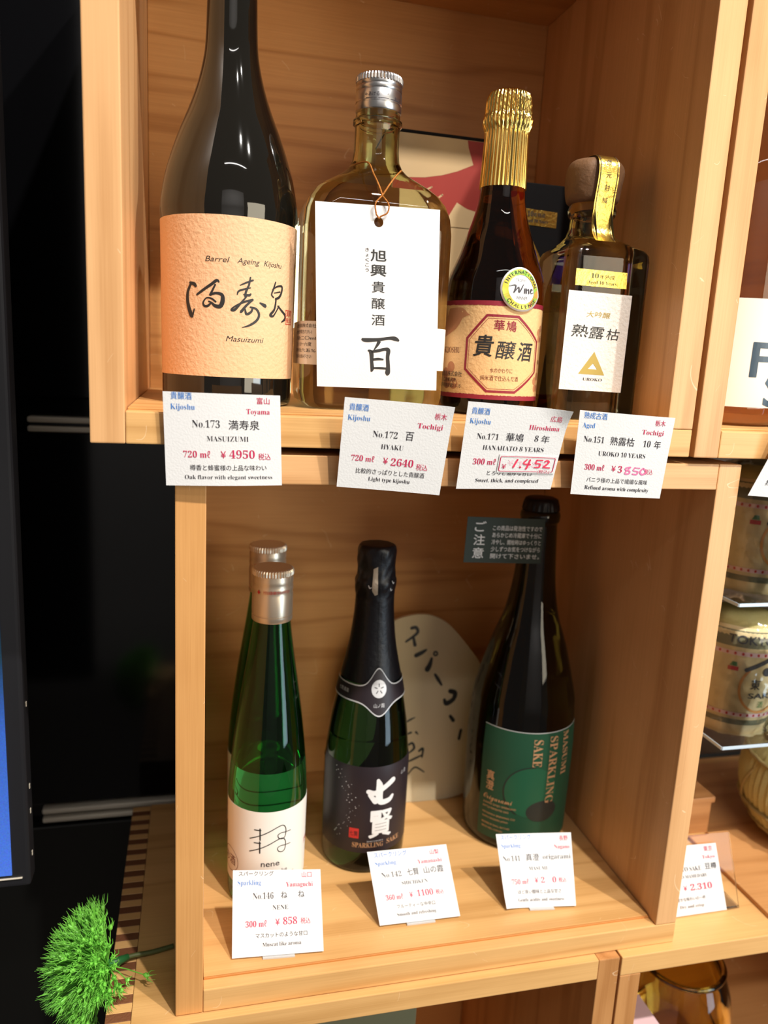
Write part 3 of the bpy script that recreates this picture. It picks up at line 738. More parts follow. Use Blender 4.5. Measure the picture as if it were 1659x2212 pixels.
    for j in range(1, 5):
        for i in range(n): V.append(fs(cx+rad*.97*j/4*math.cos(2*PI*i/n), cy+rad*1.02*j/4*math.sin(2*PI*i/n), 0))
    for i in range(n): F.append((0, 1+i, 1+(i+1) % n))
    for j in range(3):
        for i in range(n): F.append((1+j*n+i, 1+(j+1)*n+i, 1+(j+1)*n+(i+1) % n, 1+j*n+(i+1) % n))
    st = mesh('award_sticker', V, F, M['paper'], None, True); sub(r, st); st['label'] = 'round white and gold award sticker'
    sm = st.modifiers.new('thick', 'SOLIDIFY'); sm.thickness = .0003
    sk.ring('holo', cx, cy, rad*.76, rad*.80, rad*.26, .0003, 60)
    sk.text('ink', 'TROPHY', cx-.0036, cx+.0033, cy+.0042, .0028); sk.text('ink', 'WINNER', cx-.0036, cx+.0033, cy-.0062, .0028)
    for P in ([(-.0078, .0014, .0003), (-.0040, .0022, .0006), (-.0046, -.0010, .0007), (-.0050, -.0020, .0007), (-.0022, .0012, .0005), (-.0020, -.0018, .0008), (.0008, .0028, .0005)],
              [(.0016, .0006, .0006), (.0012, -.0022, .0006)], [(.0026, .0006, .0006), (.0023, -.0022, .0006)], [(.0024, -.0010, .0003), (.0040, .0004, .0005), (.0040, -.0022, .0006)], [(.0052, -.0008, .0003), (.0068, .0002, .0005), (.0056, .0004, .0005), (.0054, -.0018, .0005), (.0074, -.0014, .0003)]):
        sk.stroke('ink', [(cx+a, cy+b, w) for a, b, w in P], lift=.0005)
    def arc(s_, a0, a1, rr, h, flip=False):
        for k, ch in enumerate(s_):
            a = math.radians(a0+(a1-a0)*k/(len(s_)-1)); w = h*.62 if ch != 'I' else h*.2
            px, py_ = cx+rr*math.cos(a), cy+rr*1.03*math.sin(a)
            ro = a-PI/2 if not flip else a+PI/2
            sk.text('ink', ch, px - w/2*math.cos(ro), None, py_ - w/2*math.sin(ro), h, rot=ro, lift=.0005, off=.012, sq=.95)
    arc('INTERNATIONAL', 160, 8, .0089, .0030); arc('CHALLENGE', 222, 325, .0110, .0030, True)
    sk.build(st, {'holo': ('gold_ring', 'holographic gold ring')})
    # narrow violet sticker edge on the right shoulder
    f2 = wrapfn(X, Y, rf, R, .0005)
    def inc(x, y, l=0.0): return f2(x, y, l)
    sheet('violet_sticker', inc, dg(66), dg(92), .112, .133, 8, 6, M['purple'], r)
bottle_amber()

# -- square bottle with wooden stopper
def bottle_square():
    X, Y = .3278, .065
    r = empty('sake_bottle', (X, Y, FZ), 'square clear bottle with brown wooden stopper and gold seal strip', 'bottle', 'sake bottles in the upper boxes')
    z = FZ; a, b, rc = .0305, .0285, .0075; nx = .3228-X
    rows = [(z, .026, .024, .006), (z+.001, .0290, .0270, .007), (z+.005, a, b, rc), (.08, a, b, rc), (.128, a, b, rc), (.1315, a*.985, b*.985, rc), (.1345, a*.93, b*.93, rc), (.1375, .0235, .0225, .009), (.1405, .0195, .0192, .011), (.144, .0165, .0165, .0140), (.149, .0149, .0149, .0149), (.156, .0144, .0144, .0144), (.158, .0160, .0160, .016), (.1612, .0168, .0168, .0168), (.1640, .0160, .0160, .016), (.166, .0150, .0150, .015)]
    t = .0026
    cav = [(.1395, .0185-t, .0180-t, .008), (.144, .0165-t, .0165-t, .0120), (.149, .0149-t, .0149-t, .012), (.160, .0118, .0118, .0118)]
    body = loft('glass_body', rows, X, Y, M['olive'], r, 6, cav)
    for v in body.data.vertices:
        k = min(1, max(0, (v.co.z+FZ-.134)/.012)); v.co.x -= .0042*k
    st = lathe('wooden_stopper', smoothprof([(.1655, .0150), (.168, .0176), (.176, .0190), (.184, .0196), (.189, .0190), (.1925, .0165), (.1940, .0120), (.1944, .004)], 4), .3226, Y, M['cork'], r, 48, mod=lambda rr, z_, a_: rr*(1+.018*math.sin(a_*3+z_*90)+.012*math.sin(a_*7-z_*300)))
    # gold seal strip over the stopper and down to the shoulder
    x0 = .3222; hw = .0074
    path = [(.004, .1950), (-.006, .1952), (-.0140, .1940), (-.0190, .1895), (-.0204, .182), (-.0197, .175), (-.0184, .168), (-.0175, .160), (-.0172, .152), (-.0182, .146), (-.0215, .1415), (-.0255, .1385)]
    Q = crom([list(p) for p in path], 5); L_ = [0]
    for p, q in zip(Q, Q[1:]): L_.append(L_[-1]+math.hypot(p[0]-q[0], p[1]-q[1]))
    tot = L_[-1]
    def sf(x, s_, lift=0.0):
        s_ = max(0, min(tot, s_))
        for i in range(len(L_)-1):
            if L_[i+1] >= s_: break
        k = (s_-L_[i])/(L_[i+1]-L_[i]); yy = Q[i][0]+(Q[i+1][0]-Q[i][0])*k; zz = Q[i][1]+(Q[i+1][1]-Q[i][1])*k
        dy, dz = Q[i+1][0]-Q[i][0], Q[i+1][1]-Q[i][1]; l = math.hypot(dy, dz)
        n_ = Vector((0, dz/l, -dy/l)); n_ = n_ if n_.y < 0 or n_.z > 0 else -n_
        return Vector((x0+x*hw, Y+yy-.0006 - .000, zz)) + n_*(.0004+lift)
    sp = sheet('seal_strip', sf, -1, 1, 0, tot, 2, 50, M['goldpaper'], r)
    ik = Ink(lambda x, y, l=0.0: sf(x, tot-y, l+.0002))
    for s_ in (-.84, .84): ik.stroke('ink', [(s_, .001, .05), (s_, tot*.35, .05), (s_, tot*.6, .05), (s_, tot-.018, .05)], n=20)
    for k, ch in enumerate('蔵元封緘'):
        y = tot-.0235-.0078*k; ik.text('ink', ch, -.26, .26, y-.0038, .0042)
    ik.build(sp)
    # labels on the front face
    YF = Y-b
    def ff(x, y, lift=0.0): return Vector((x, YF-.0004-lift, y))
    gl = [(.3016, .1090), (.3396, .1088), (.3392, .1193), (.3014, .1196)]
    def q4(c):
        def f_(x, y, lift=0.0):
            ax = c[0][0]+(c[1][0]-c[0][0])*x; bx_ = c[3][0]+(c[2][0]-c[3][0])*x; ay = c[0][1]+(c[1][1]-c[0][1])*x; by = c[3][1]+(c[2][1]-c[3][1])*x
            return ff(ax+(bx_-ax)*y, ay+(by-ay)*y, lift)
        return f_
    g = sheet('gold_label', q4(gl), 0, 1, 0, 1, 4, 2, M['goldpaper'], r); ik = Ink(q4(gl))
    ik.text('ink', serif('10'), .29, .44, .50, .42, off=-.01); ik.text('ink', '年熟成', .46, .76, .50, .30); ik.text('ink', serif('Aged 10 Years'), .24, .80, .14, .30, off=-.008); ik.build(g)
    wl = [(.2968, .0402), (.3439, .0395), (.3446, .1048), (.2975, .1055)]
    w_ = sheet('label', q4(wl), 0, 1, 0, 1, 4, 4, M['washi'], r); f_ = q4(wl); ik = Ink(f_)
    ik.text('goldink', '大吟醸', .31, .69, .755, .065, shear=.1)
    ik.text('brush', '熟', .10, .37, .555, .135, off=.006, shear=.1); ik.text('brush', '露', .38, .62, .548, .135, off=.006, shear=.1); ik.text('brush', '枯', .66, .87, .545, .125, off=.006, shear=.1)
    ik.build(w_, {'goldink': ('lettering', 'small gold characters')}); ik = Ink(f_)
    V = [(.50, .405), (.28, .17), (.70, .17), (.50, .285), (.425, .225), (.575, .225)]
    ik.add('goldink', V, [(0, 1, 4), (0, 4, 3), (0, 3, 5), (0, 5, 2), (1, 2, 5, 4)])
    ik.text('ink', serif('UROKO'), .36, .67, .105, .042, off=-.004)
    ik.build(w_, {'goldink': ('gold_triangle', 'gold foil triangle')})
bottle_square()

# -- cartons at the back of the upper box
r = empty('carton', (.243, .19, FZ), 'cream and red printed carton standing behind the clear flask', 'box')
bx('body', .2035, .2785, .165, .232, FZ, .2255, M['cream'], r, .0006); bx('lid_edge', .2033, .2787, .1648, .2322, .2257, .2278, M['black'], r, .0004)
def cf(x, y, lift=0.0): return Vector((x, .1646-lift, y))
ik = Ink(cf)
ik.poly('redp', [(.2042, .1600), (.2780, .1600), (.2780, .2250), (.2042, .2250)])
ik.add('cream', [(.2042, .2250), (.2042, .1935), (.2150, .1932), (.2300, .1945), (.2440, .1975), (.2560, .2015), (.2690, .2075), (.2640, .2200), (.2630, .2250)], [(0, 1, 2, 3), (0, 3, 4, 5), (0, 5, 6, 7), (0, 7, 8)], .0001)
ik.add('cream', [(.2042, .1600), (.2042, .1720), (.2250, .1690), (.2500, .1655), (.2575, .1785), (.2660, .1745), (.2780, .1722), (.2780, .1600)], [(0, 1, 2, 3), (3, 4, 5), (3, 5, 6, 7), (0, 3, 7)], .0001)
ik.stroke('cream', [(.2290, .1840, .0012), (.2360, .1880, .0012)], lift=.0001); ik.stroke('cream', [(.2400, .1790, .0012), (.2450, .1830, .0014)], lift=.0001)
ik.text('redp', '酒', .2630, .2740, .115, .014, lift=.0001); ik.text('redp', '米', .2630, .2740, .098, .014, lift=.0001)
ik.poly('yellowtag', [(.2042, .030), (.224, .030), (.224, .090), (.2042, .090)], .0001)
ik.build(r, {'redp': ('red_print', 'red printed shape'), 'cream': ('printed_motif', None), 'yellowtag': ('printed_motif', None)})
r = empty('carton', (.315, .150, FZ), 'black carton with a small gold label behind the square bottle', 'box')
bx('body', .281, .352, .134, .175, FZ, .1925, M['black'], r, .0006)
def cf2(x, y, lift=0.0): return Vector((x, .1337-lift, y))
ik = Ink(cf2); ik.poly('goldpaper', [(.2965, .1620), (.3300, .1610), (.3300, .1727), (.2965, .1738)])
ik.text('ink', serif('10'), .3050, .3100, .1680, .0052, lift=.0002); ik.text('ink', '年熟成', .3104, .3200, .1680, .0036, lift=.0002); ik.text('ink', serif('Aged 10 Years'), .3035, .3225, .1638, .0034, lift=.0002)
ik.build(r, {'goldpaper': ('gold_label', 'small gold label')}); ik = Ink(cf2)
V = [(.3115, .150), (.2950, .125), (.3270, .125), (.3115, .1385), (.306, .1308), (.317, .1308)]
ik.add('goldpaper', V, [(0, 1, 4), (0, 4, 3), (0, 3, 5), (0, 5, 2), (1, 2, 5, 4)]); ik.build(r, {'goldpaper': ('gold_print', 'gold triangle')})

# -- big brown bottle in the right upper box
def bottle_brown():
    X, Y = .4535, .078
    r = empty('sake_bottle', (X, Y, FZ), 'big brown bottle with a cream label and huge dark letters in the upper right box', 'bottle', 'sake bottles in the upper boxes')
    K = [(FZ, .040), (FZ+.0016, .0445), (FZ+.007, .0475), (.04, .0482), (.12, .0484), (.17, .0480), (.195, .0455), (.215, .0400), (.235, .032), (.255, .0235), (.275, .017), (.30, .0150), (.318, .0145)]
    P = smoothprof(K, 5); lathe('glass_body', P, X, Y, M['brownglass'], r, 80)
    rf = interp([(z, rr) for rr, z in P]); R = .0482; fn = wrapfn(X, Y, rf, R); dg = lambda a: math.radians(a)*R
    lathe('cap', [(.0152, .302), (.016, .303), (.016, .326), (.0145, .3275)], X, Y, M['alu'], r, 48)
    lb = sheet('label', fn, dg(-110), dg(110), .0335, .1095, 64, 2, M['offwhite'], r); ik = Ink(fn, .004)
    M['teal'] = plain('dark_teal_print', lin(36, 62, 82), 0.35)
    ik.text('teal', 'A', dg(4), dg(38), .0830, .030, off=.03); ik.text('teal', 'F', dg(-14), dg(8), .0555, .0345, off=.03); ik.text('teal', 'S', dg(2), dg(30), .0335+.001, .033, off=.03)
    ik.build(lb)
bottle_brown()

# ------------------------------------------------------------------ bottles of the lower shelf
LZ = -.3839+.0178+.0012+.0001
def bottle_green(X, Y, label, first=None):
    r = empty('sparkling_bottle', (X, Y, LZ), label, 'bottle', 'sparkling bottles in the lower box')
    K = [(LZ, .0258), (LZ+.0012, .0282), (LZ+.005, .0296), (-.339, .0300), (-.30, .0302), (-.278, .0303), (-.2583, .0291), (-.2388, .0273), (-.2158, .0245), (-.1931, .0213), (-.1634, .0168), (-.1414, .0139), (-.125, .0128), (-.112, .0120)]
    P = smoothprof(K, 5)
    inner = [(rr-.0024, z) for rr, z in P if -.2515 < z < -.114]
    inner = [(inner[0][0], -.2520)] + inner
    lathe('glass_body', P, X, Y, M['green'], r, 72, inner=inner)
    rf = interp([(z, rr) for rr, z in P])
    c = screwcap(r, X, Y, -.1395, -.1000, .0151, M['champcap'])
    fc = wrapfn(X, Y, lambda q: .0151, .0151, .0003); ik = Ink(fc)
    ik.text('seal', '大切なお酒の開け方をお守り下さい', -.0085, .0125, -.1166, .0028); ik.poly('seal', [(-.0135, -.1160), (-.0122, -.1175), (-.0109, -.1160), (-.0122, -.1140)])
    ik.build(c, {'seal': ('lettering', 'small red lettering')})
    R = .0302; fn = wrapfn(X, Y, rf, R); dg = lambda a: math.radians(a)*R
    lb = sheet('label', fn, dg(-125), dg(112), -.3465, -.2808, 60, 8, M['white'], r); ik = Ink(fn, .003)
    NS = [[[-15.69,-303.19,0.78],[-7.17,-299.76,0.71],[-1.27,-297.0,0.71],[4.69,-294.01,0.71],[9.02,-293.08,0.71],[11.35,-295.84,0.71],[11.65,-300.0,0.71],[10.74,-303.49,0.71],[8.53,-304.49,0.71],[6.1,-303.24,0.71],[5.48,-300.56,0.64],[7.98,-299.26,0.64],[11.29,-299.45,0.64],[15.76,-299.4,0.57]],[[-8.04,-294.46,1.0],[-7.84,-303.83,1.0]],[[-12.23,-295.54,0.85],[-7.41,-295.67,0.85]],[[-15.81,-314.02,0.78],[-7.25,-310.53,0.71],[-1.33,-307.75,0.71],[4.66,-304.76,0.71],[9.0,-303.87,0.71],[11.34,-306.67,0.71],[11.64,-310.86,0.71],[10.72,-314.37,0.71],[8.51,-315.35,0.71],[6.07,-314.07,0.71],[5.45,-311.37,0.64],[7.96,-310.08,0.64],[11.28,-310.31,0.64],[15.77,-310.3,0.57]],[[-8.12,-305.19,1.0],[-7.92,-314.63,1.0]],[[-12.33,-306.29,0.85],[-7.49,-306.41,0.85]]]
    for s_ in NS: ik.stroke('brush', [[a/1000, b/1000, c_/1000] for a, b, c_ in s_])
    ik.text('ink', 'nene', dg(-13), dg(13.5), -.3262, .0066, off=.012); ik.text('ink', 'sparkling sake', dg(-29), dg(26), -.3325, .0042); ik.text('ink', '発泡性清酒', dg(12), dg(38), -.3372, .0030)
    ik.ring('brownink', dg(-70), -.3290, .0105, .0098, .0004); ik.text('brownink', 'お酒', dg(-86), dg(-56), -.3320, .0090)
    ik.text('seal', '女神', dg(64), dg(76), -.3205, .006)
    ik.build(lb, {'seal': ('lettering', 'red lettering'), 'brownink': ('lettering', None)})
    return r
bottle_green(.1128, .098, 'slim green bottle with white label, front one of the two')
bottle_green(.1155, .168, 'green bottle with pale metal cap standing directly behind the front green bottle')

def bottle_foil():
    X, Y = .1993, .132
    r = empty('sparkling_bottle', (X, Y, LZ), 'dark sparkling bottle with black foil neck and black label', 'bottle', 'sparkling bottles in the lower box')
    K = [(LZ, .0305), (LZ+.0012, .0335), (LZ+.006, .0352), (-.34, .0357), (-.28, .0358), (-.2718, .0354), (-.2379, .0314), (-.2007, .0242), (-.1702, .0181), (-.15, .0160), (-.1364, .0152), (-.110, .0140)]
    P = smoothprof(K, 5); lathe('glass_body', P, X, Y, M['darkgreen'], r, 80)
    rf = interp([(z, rr) for rr, z in P])
    def wob(rr, z, a): return rr*(1+.018*math.sin(a*5+z*260)+.012*math.sin(a*11-z*500)) if rr > .009 and z > -.135 else rr
    G = [(-.2010, .0245), (-.2005, .0249), (-.1850, .0215), (-.1702, .0187), (-.15, .0165), (-.1364, .0158), (-.130, .0160), (-.1245, .0167), (-.1205, .0166), (-.1165, .0156), (-.111, .0152), (-.1013, .0156), (-.0960, .0155), (-.0925, .0145), (-.0912, .0120), (-.0909, .005)]
    fo = lathe('neck_foil', smoothprof(G, 5), X, Y, M['blackfoil'], r, 72, mod=wob)
    fnf = wrapfn(X, Y, interp([(z, rr) for z, rr in G]), .016, .0006); ik = Ink(fnf, .003)
    ik.poly('champcap', [(-.0060, -.1085), (-.0025, -.1065), (-.0018, -.1290), (-.0040, -.1300), (-.0062, -.1260)])
    ik.stroke('blackfoil', [(.0005, -.096, .0003), (.0002, -.15, .0003), (.0005, -.195, .0003)], n=16)
    for x, y in ((-.009, -.122), (.0105, -.119), (.0085, -.1245)): ik.stroke('silver', [(x, y, .0006), (x+.001, y-.002, .0008), (x+.0022, y-.0014, .0005)])  # silver strokes painted as small glints on the foil
    ik.build(fo, {'champcap': ('bare_patch', 'pale bare patch of the torn foil'), 'silver': ('wire', 'painted glint of the wire cage'), 'blackfoil': ('foil_seam', None)})
    R = .0290; rff = interp([(z, rr) for z, rr in G]); fn = wrapfn(X, Y, lambda q: max(rf(q)+.0009, rff(q)+.0003 if q > -.2012 else 0), R, .0006)
    # collar band with an oval in front (photo angles -57..+60 deg)
    V = []; F = []; n = 90; dg = lambda a: math.radians(a)*R
    def top(a): return -.2035 + .0145*math.exp(-(a/17)**2) + .00002*0
    def bot(a): return -.2150 - .0105*math.exp(-(a/19)**2)
    cc = 2
    Aa = [-110+220*i/n for i in range(n+1)]
    def band(name, f0, f1, mat, lift, root):
        V = []; F = []
        for i, a in enumerate(Aa):
            for j in range(5): V.append(fn(dg(a), f0(a-cc)+(f1(a-cc)-f0(a-cc))*j/4, lift))
            if i:
                for j in range(4): k = 5*(i-1)+j; F.append((k, k+5, k+6, k+1))
        o = mesh(name, V, F, mat, None, True); sub(root, o); return o
    col = band('collar', bot, top, M['blacklabel'], 0, r)
    o = band('collar_trim', top, lambda a: top(a)+.0010, M['silver'], .0001, col); o = band('collar_trim', lambda a: bot(a)-.0010, bot, M['silver'], .0001, col)
    ik = Ink(fn, .003); x = dg(cc); zc = -.2045
    ik.disc('silver', x, zc, .0068, .0072, .0002)
    for k in range(5):
        a = 2*PI*k/5+PI/2; ik.stroke_raw('blacklabel', [(x+q_*math.cos(a), zc+q_*math.sin(a), .0007) for q_ in (.0016, .0030, .0044)], .0003)
    ik.text('silver', '山ノ霞', x-.0045, x+.0045, -.2190, .0036, lift=.0002)
    ik.text('silver', '七賢酒造', dg(-78), dg(-52), -.2100, .0034, lift=.0002); ik.build(col, {'silver': ('emblem', 'silver round emblem and lettering'), 'blacklabel': ('emblem', None)})
    R = .0358; fn = wrapfn(X, Y, rf, R); dg = lambda a: math.radians(a)*R
    lb = sheet('label', fn, dg(-88), dg(92), -.3445, -.2680, 60, 12, M['blacklabel'], r); ik = Ink(fn, .004)
    # 七 and 賢, thick brushed
    for P_ in ([(-.0055, -.2890, .004), (.000, -.2905, .0045), (.008, -.2862, .0045), (.0155, -.2815, .005)], [(.0020, -.2795, .003), (.0035, -.2850, .0058), (.0035, -.2945, .0060), (.0055, -.2990, .0050), (.0125, -.2985, .0045), (.0155, -.2955, .003)], [(-.0045, -.2920, .003), (.0005, -.2978, .005)]):
        ik.stroke('paper', P_)
    ik.text('paper', '賢', -.0035, .0165, -.3285, .0265, off=.045)
    ik.text('silver', '山ノ霞', dg(40), dg(50), -.2800, .0042, rot=0, lift=0); ik.text('silver', 'SHICHIKEN', dg(-8), dg(14), -.3345, .0016)
    ik.text('copper', serif('SPARKLING'), dg(-27), dg(15), -.3395, .0062, off=.004); ik.text('copper', serif('SAKE'), dg(20), dg(42), -.3385, .0062, off=.004)
    ik.poly('seal', [(dg(-32), -.3315), (dg(-19), -.3315), (dg(-19), -.3225), (dg(-32), -.3225)]); ik.text('blacklabel', '七賢', dg(-31), dg(-20), -.3290, .0048, lift=.0001)
    random.seed(11)
    for k in range(46):
        t = k/46; ik.disc('silver', dg(-55+26*math.sin(3.1*t)+random.uniform(-9, 9)), -.272-.062*t, *(2*[random.choice((.00022, .0003, .00045))]), 0, 8)
    ik.build(lb, {'paper': ('lettering', 'large white brush characters'), 'silver': ('lettering', 'silver dots and small print'), 'copper': ('lettering', 'copper lettering'), 'seal': ('seal_stamp', 'red seal'), 'blacklabel': ('seal_stamp', None)})
bottle_foil()

def bottle_deep():
    X, Y = .345, .145
    r = empty('sparkling_bottle', (X, Y, LZ), 'large dark green bottle with green label and warning card', 'bottle', 'sparkling bottles in the lower box')
    K = [(LZ, .0395), (LZ+.0015, .0430), (LZ+.008, .0460), (-.34, .0466), (-.28, .0474), (-.2628, .0470), (-.2400, .0456), (-.2267, .0440), (-.1914, .0350), (-.1750, .0297), (-.1611, .0247), (-.1440, .0208), (-.1272, .0183), (-.1083, .0168), (-.085, .0155), (-.0770, .0151), (-.0745, .0165), (-.0700, .0170), (-.0668, .0162), (-.0655, .0150)]
    P = smoothprof(K, 5); lathe('glass_body', P, X, Y, M['deepolive'], r, 80)
    rf = interp([(z, rr) for rr, z in P])
    def flute(rr, z, a): return rr*(1+.025*math.cos(a*21)) if z < -.0600 and rr > .012 else rr
    lathe('crown_cap', [(.0150, -.0655), (.0158, -.0650), (.0152, -.0610), (.0147, -.0580), (.0140, -.0560), (.0120, -.0548), (.005, -.0545)], X, Y, M['blackfoil'], r, 168, mod=flute)
    R = .0472; fn = wrapfn(X, Y, rf, R); dg = lambda a: math.radians(a)*R
    lb = sheet('label', fn, dg(-65), dg(60), -.3545, -.2495, 56, 14, M['greenlabel'], r); ik = Ink(fn, .004)
    ik.stroke('silver', [(dg(-65), -.2498, .0006), (dg(0), -.2498, .0006), (dg(60), -.2498, .0006)], n=16)
    ik.disc('greendisc', dg(-8), -.3050, .0235, .0235, 0); ik.ring('darkdisc', dg(-8), -.3050, .0240, .0240, .0010, .0001, 50, 1.5, 4.2)
    ik.poly('darkdisc', [(dg(6)+.015*math.cos(a), -.3230+.010*math.sin(a)) for a in [2*PI*i/24 for i in range(24)]], .0001)
    # vertical words, read from top to bottom (turned clockwise)
    ik.text('copper', serif('SAKE'), dg(-10), None, -.2555, .0118, rot=-PI/2, off=.0, sq=.82, lift=.0003)
    ik.text('copper', serif('SPARKLING'), dg(8), None, -.2535, .0118, rot=-PI/2, off=.0, sq=.92, lift=.0003)
    ik.text('copper', serif('MASUMI'), dg(26), None, -.2515, .0105, rot=-PI/2, off=.0, sq=.92, lift=.0003)
    ik.text('copper', '真', dg(-57), dg(-48), -.2985, .0095, off=.03, lift=.0003); ik.text('copper', '澄', dg(-57), dg(-48), -.3080, .0095, off=.03, lift=.0003)
    ik.text('copper', script('Origarami'), dg(-59), dg(-27), -.3180, .0080, lift=.0003)
    for k, s_ in enumerate(('JUNMAI GINJO SPARKLING', 'BOTTLE FERMENTED SAKE', 'MIYASAKA BREWING CO', 'SUWA NAGANO JAPAN', 'BREWED IN SMALL BATCHES', 'SERVE WELL CHILLED')):
        ik.text('copper', s_, dg(-59), dg(-59)+.030-(k % 2)*.006-(.004 if k > 3 else 0), -.3225-.0040*k-(k//2)*.0018, .0024, off=.01, lift=.0003)
    ik.build(lb, {'copper': ('lettering', 'pale copper lettering'), 'silver': ('edge_line', None), 'greendisc': ('printed_motif', 'lighter green disc'), 'darkdisc': ('printed_motif', None)})
    # warning card
    c0 = (.2715, .1268); c1 = (.3405, .1268)
    def cf3(x, y, lift=0.0): return Vector((c0[0]+(c1[0]-c0[0])*x + .001*y, c0[1]-lift, -.1065+.0385*y - .0022*x))
    cd = sheet('warning_card', cf3, 0, 1, 0, 1, 6, 2, M['darkgreencard'], r, .0004); cd['label'] = 'dark green card with white warning text'
    ik = Ink(lambda x, y, l=0.0: cf3(x, y, l+.0002))
    for k, ch in enumerate('ご注意'): ik.text('silver', ch, .10, .24, .70-.29*k, .25, off=.02)
    for k, s_ in enumerate(('この商品は発泡性ですので', 'あらかじめ冷蔵庫で十分に', '冷やし、開栓時はゆっくりと', '少しずつお気をつけながら', '開けて下さいませ。')):
        ik.text('silver', s_, .33, .97, .73-.155*k, .12, off=.01)
    ik.build(cd)
bottle_deep()

# ------------------------------------------------------------------ sign board behind the lower bottles
r = empty('sign_board', (.292, .232, LZ), 'cream egg-shaped sign board with black brush lettering leaning on the back of the lower box', 'sign')
cx, cz = .2850, -.2720
def outline(n=64):
    P = [(-.058, -.205), (-.038, -.192), (-.010, -.188), (.012, -.196), (.030, -.214), (.048, -.238), (.058, -.266), (.060, -.300), (.055, -.332), (.038, -.356), (.010, LZ+.0004), (-.030, LZ+.0004), (-.052, -.352), (-.066, -.320), (-.072, -.28), (-.070, -.235)]
    Q = crom([list(p) for p in P]+[list(P[0])], 4)[:-1]; return [(cx+x, z) for x, z in Q]
O = outline()
def lean(x, z, d): return Vector((x, .236 + (z+.188)*.22 - d, max(z, LZ+.0002)))
V = [lean(x, z, .004) for x, z in O] + [lean(x, z, 0) for x, z in O]; n = len(O)
F = [tuple(range(n)), tuple(range(2*n-1, n-1, -1))] + [(i, n+i, n+(i+1) % n, (i+1) % n) for i in range(n)]
bd = mesh('board', V, F, M['sign']); bm = bmesh.new(); bm.from_mesh(bd.data); bmesh.ops.recalc_face_normals(bm, faces=bm.faces[:]); bm.to_mesh(bd.data); bm.free(); sub(r, bd)
ik = Ink(lambda x, y, l=0.0: lean(x, y, .0044+l))
S_ = lambda P, w=1: ik.stroke('brush', [(a, b, c_*w) for a, b, c_ in P])
# positions from photo: katakana down the diagonal
S_([(.2560, -.2130, .0020), (.2640, -.2080, .0026), (.2680, -.2040, .0030), (.2660, -.2000, .0034), (.2615, -.2005, .0028)]); S_([(.2635, -.2095, .0026), (.2650, -.2165, .0034)])
S_([(.2660, -.2265, .0040), (.2720, -.2240, .0038), (.2765, -.2215, .0020)]); S_([(.2820, -.2300, .0026), (.2800, -.2360, .0046), (.2775, -.2400, .0054)]); ik.ring('brush', .2860, -.2255, .0018, .0018, .0016)
S_([(.2855, -.2455, .0026), (.2885, -.2500, .0036), (.2920, -.2555, .0022)])
S_([(.3010, -.2620, .0044), (.3060, -.2640, .0048), (.3040, -.2700, .0042), (.2970, -.2735, .0046), (.2950, -.2700, .0030)]); S_([(.3010, -.2860, .0032), (.3040, -.2900, .0038)])
S_([(.3120, -.300, .003), (.3100, -.308, .003)])
for P in ([(.2540, -.2900, .0010), (.2600, -.2870, .0018), (.2650, -.2850, .0008)], [(.2545, -.3010, .0012), (.2610, -.2990, .0020)], [(.2660, -.2990, .0022), (.2680, -.3010, .0010)],
          [(.2560, -.3120, .0016), (.2620, -.3090, .0022), (.2640, -.3140, .0024), (.2590, -.3180, .0014)], [(.2560, -.3270, .0012), (.2640, -.3240, .0020), (.2720, -.3210, .0012)], [(.2690, -.3170, .0020), (.2730, -.3150, .0024), (.2720, -.3230, .0016)], [(.2580, -.3380, .0010), (.2650, -.3320, .0016), (.2740, -.3370, .0012)]):
    ik.stroke('darkdisc', P)
ik.build(r, {'darkdisc': ('lettering', 'faint grey brush marks')})

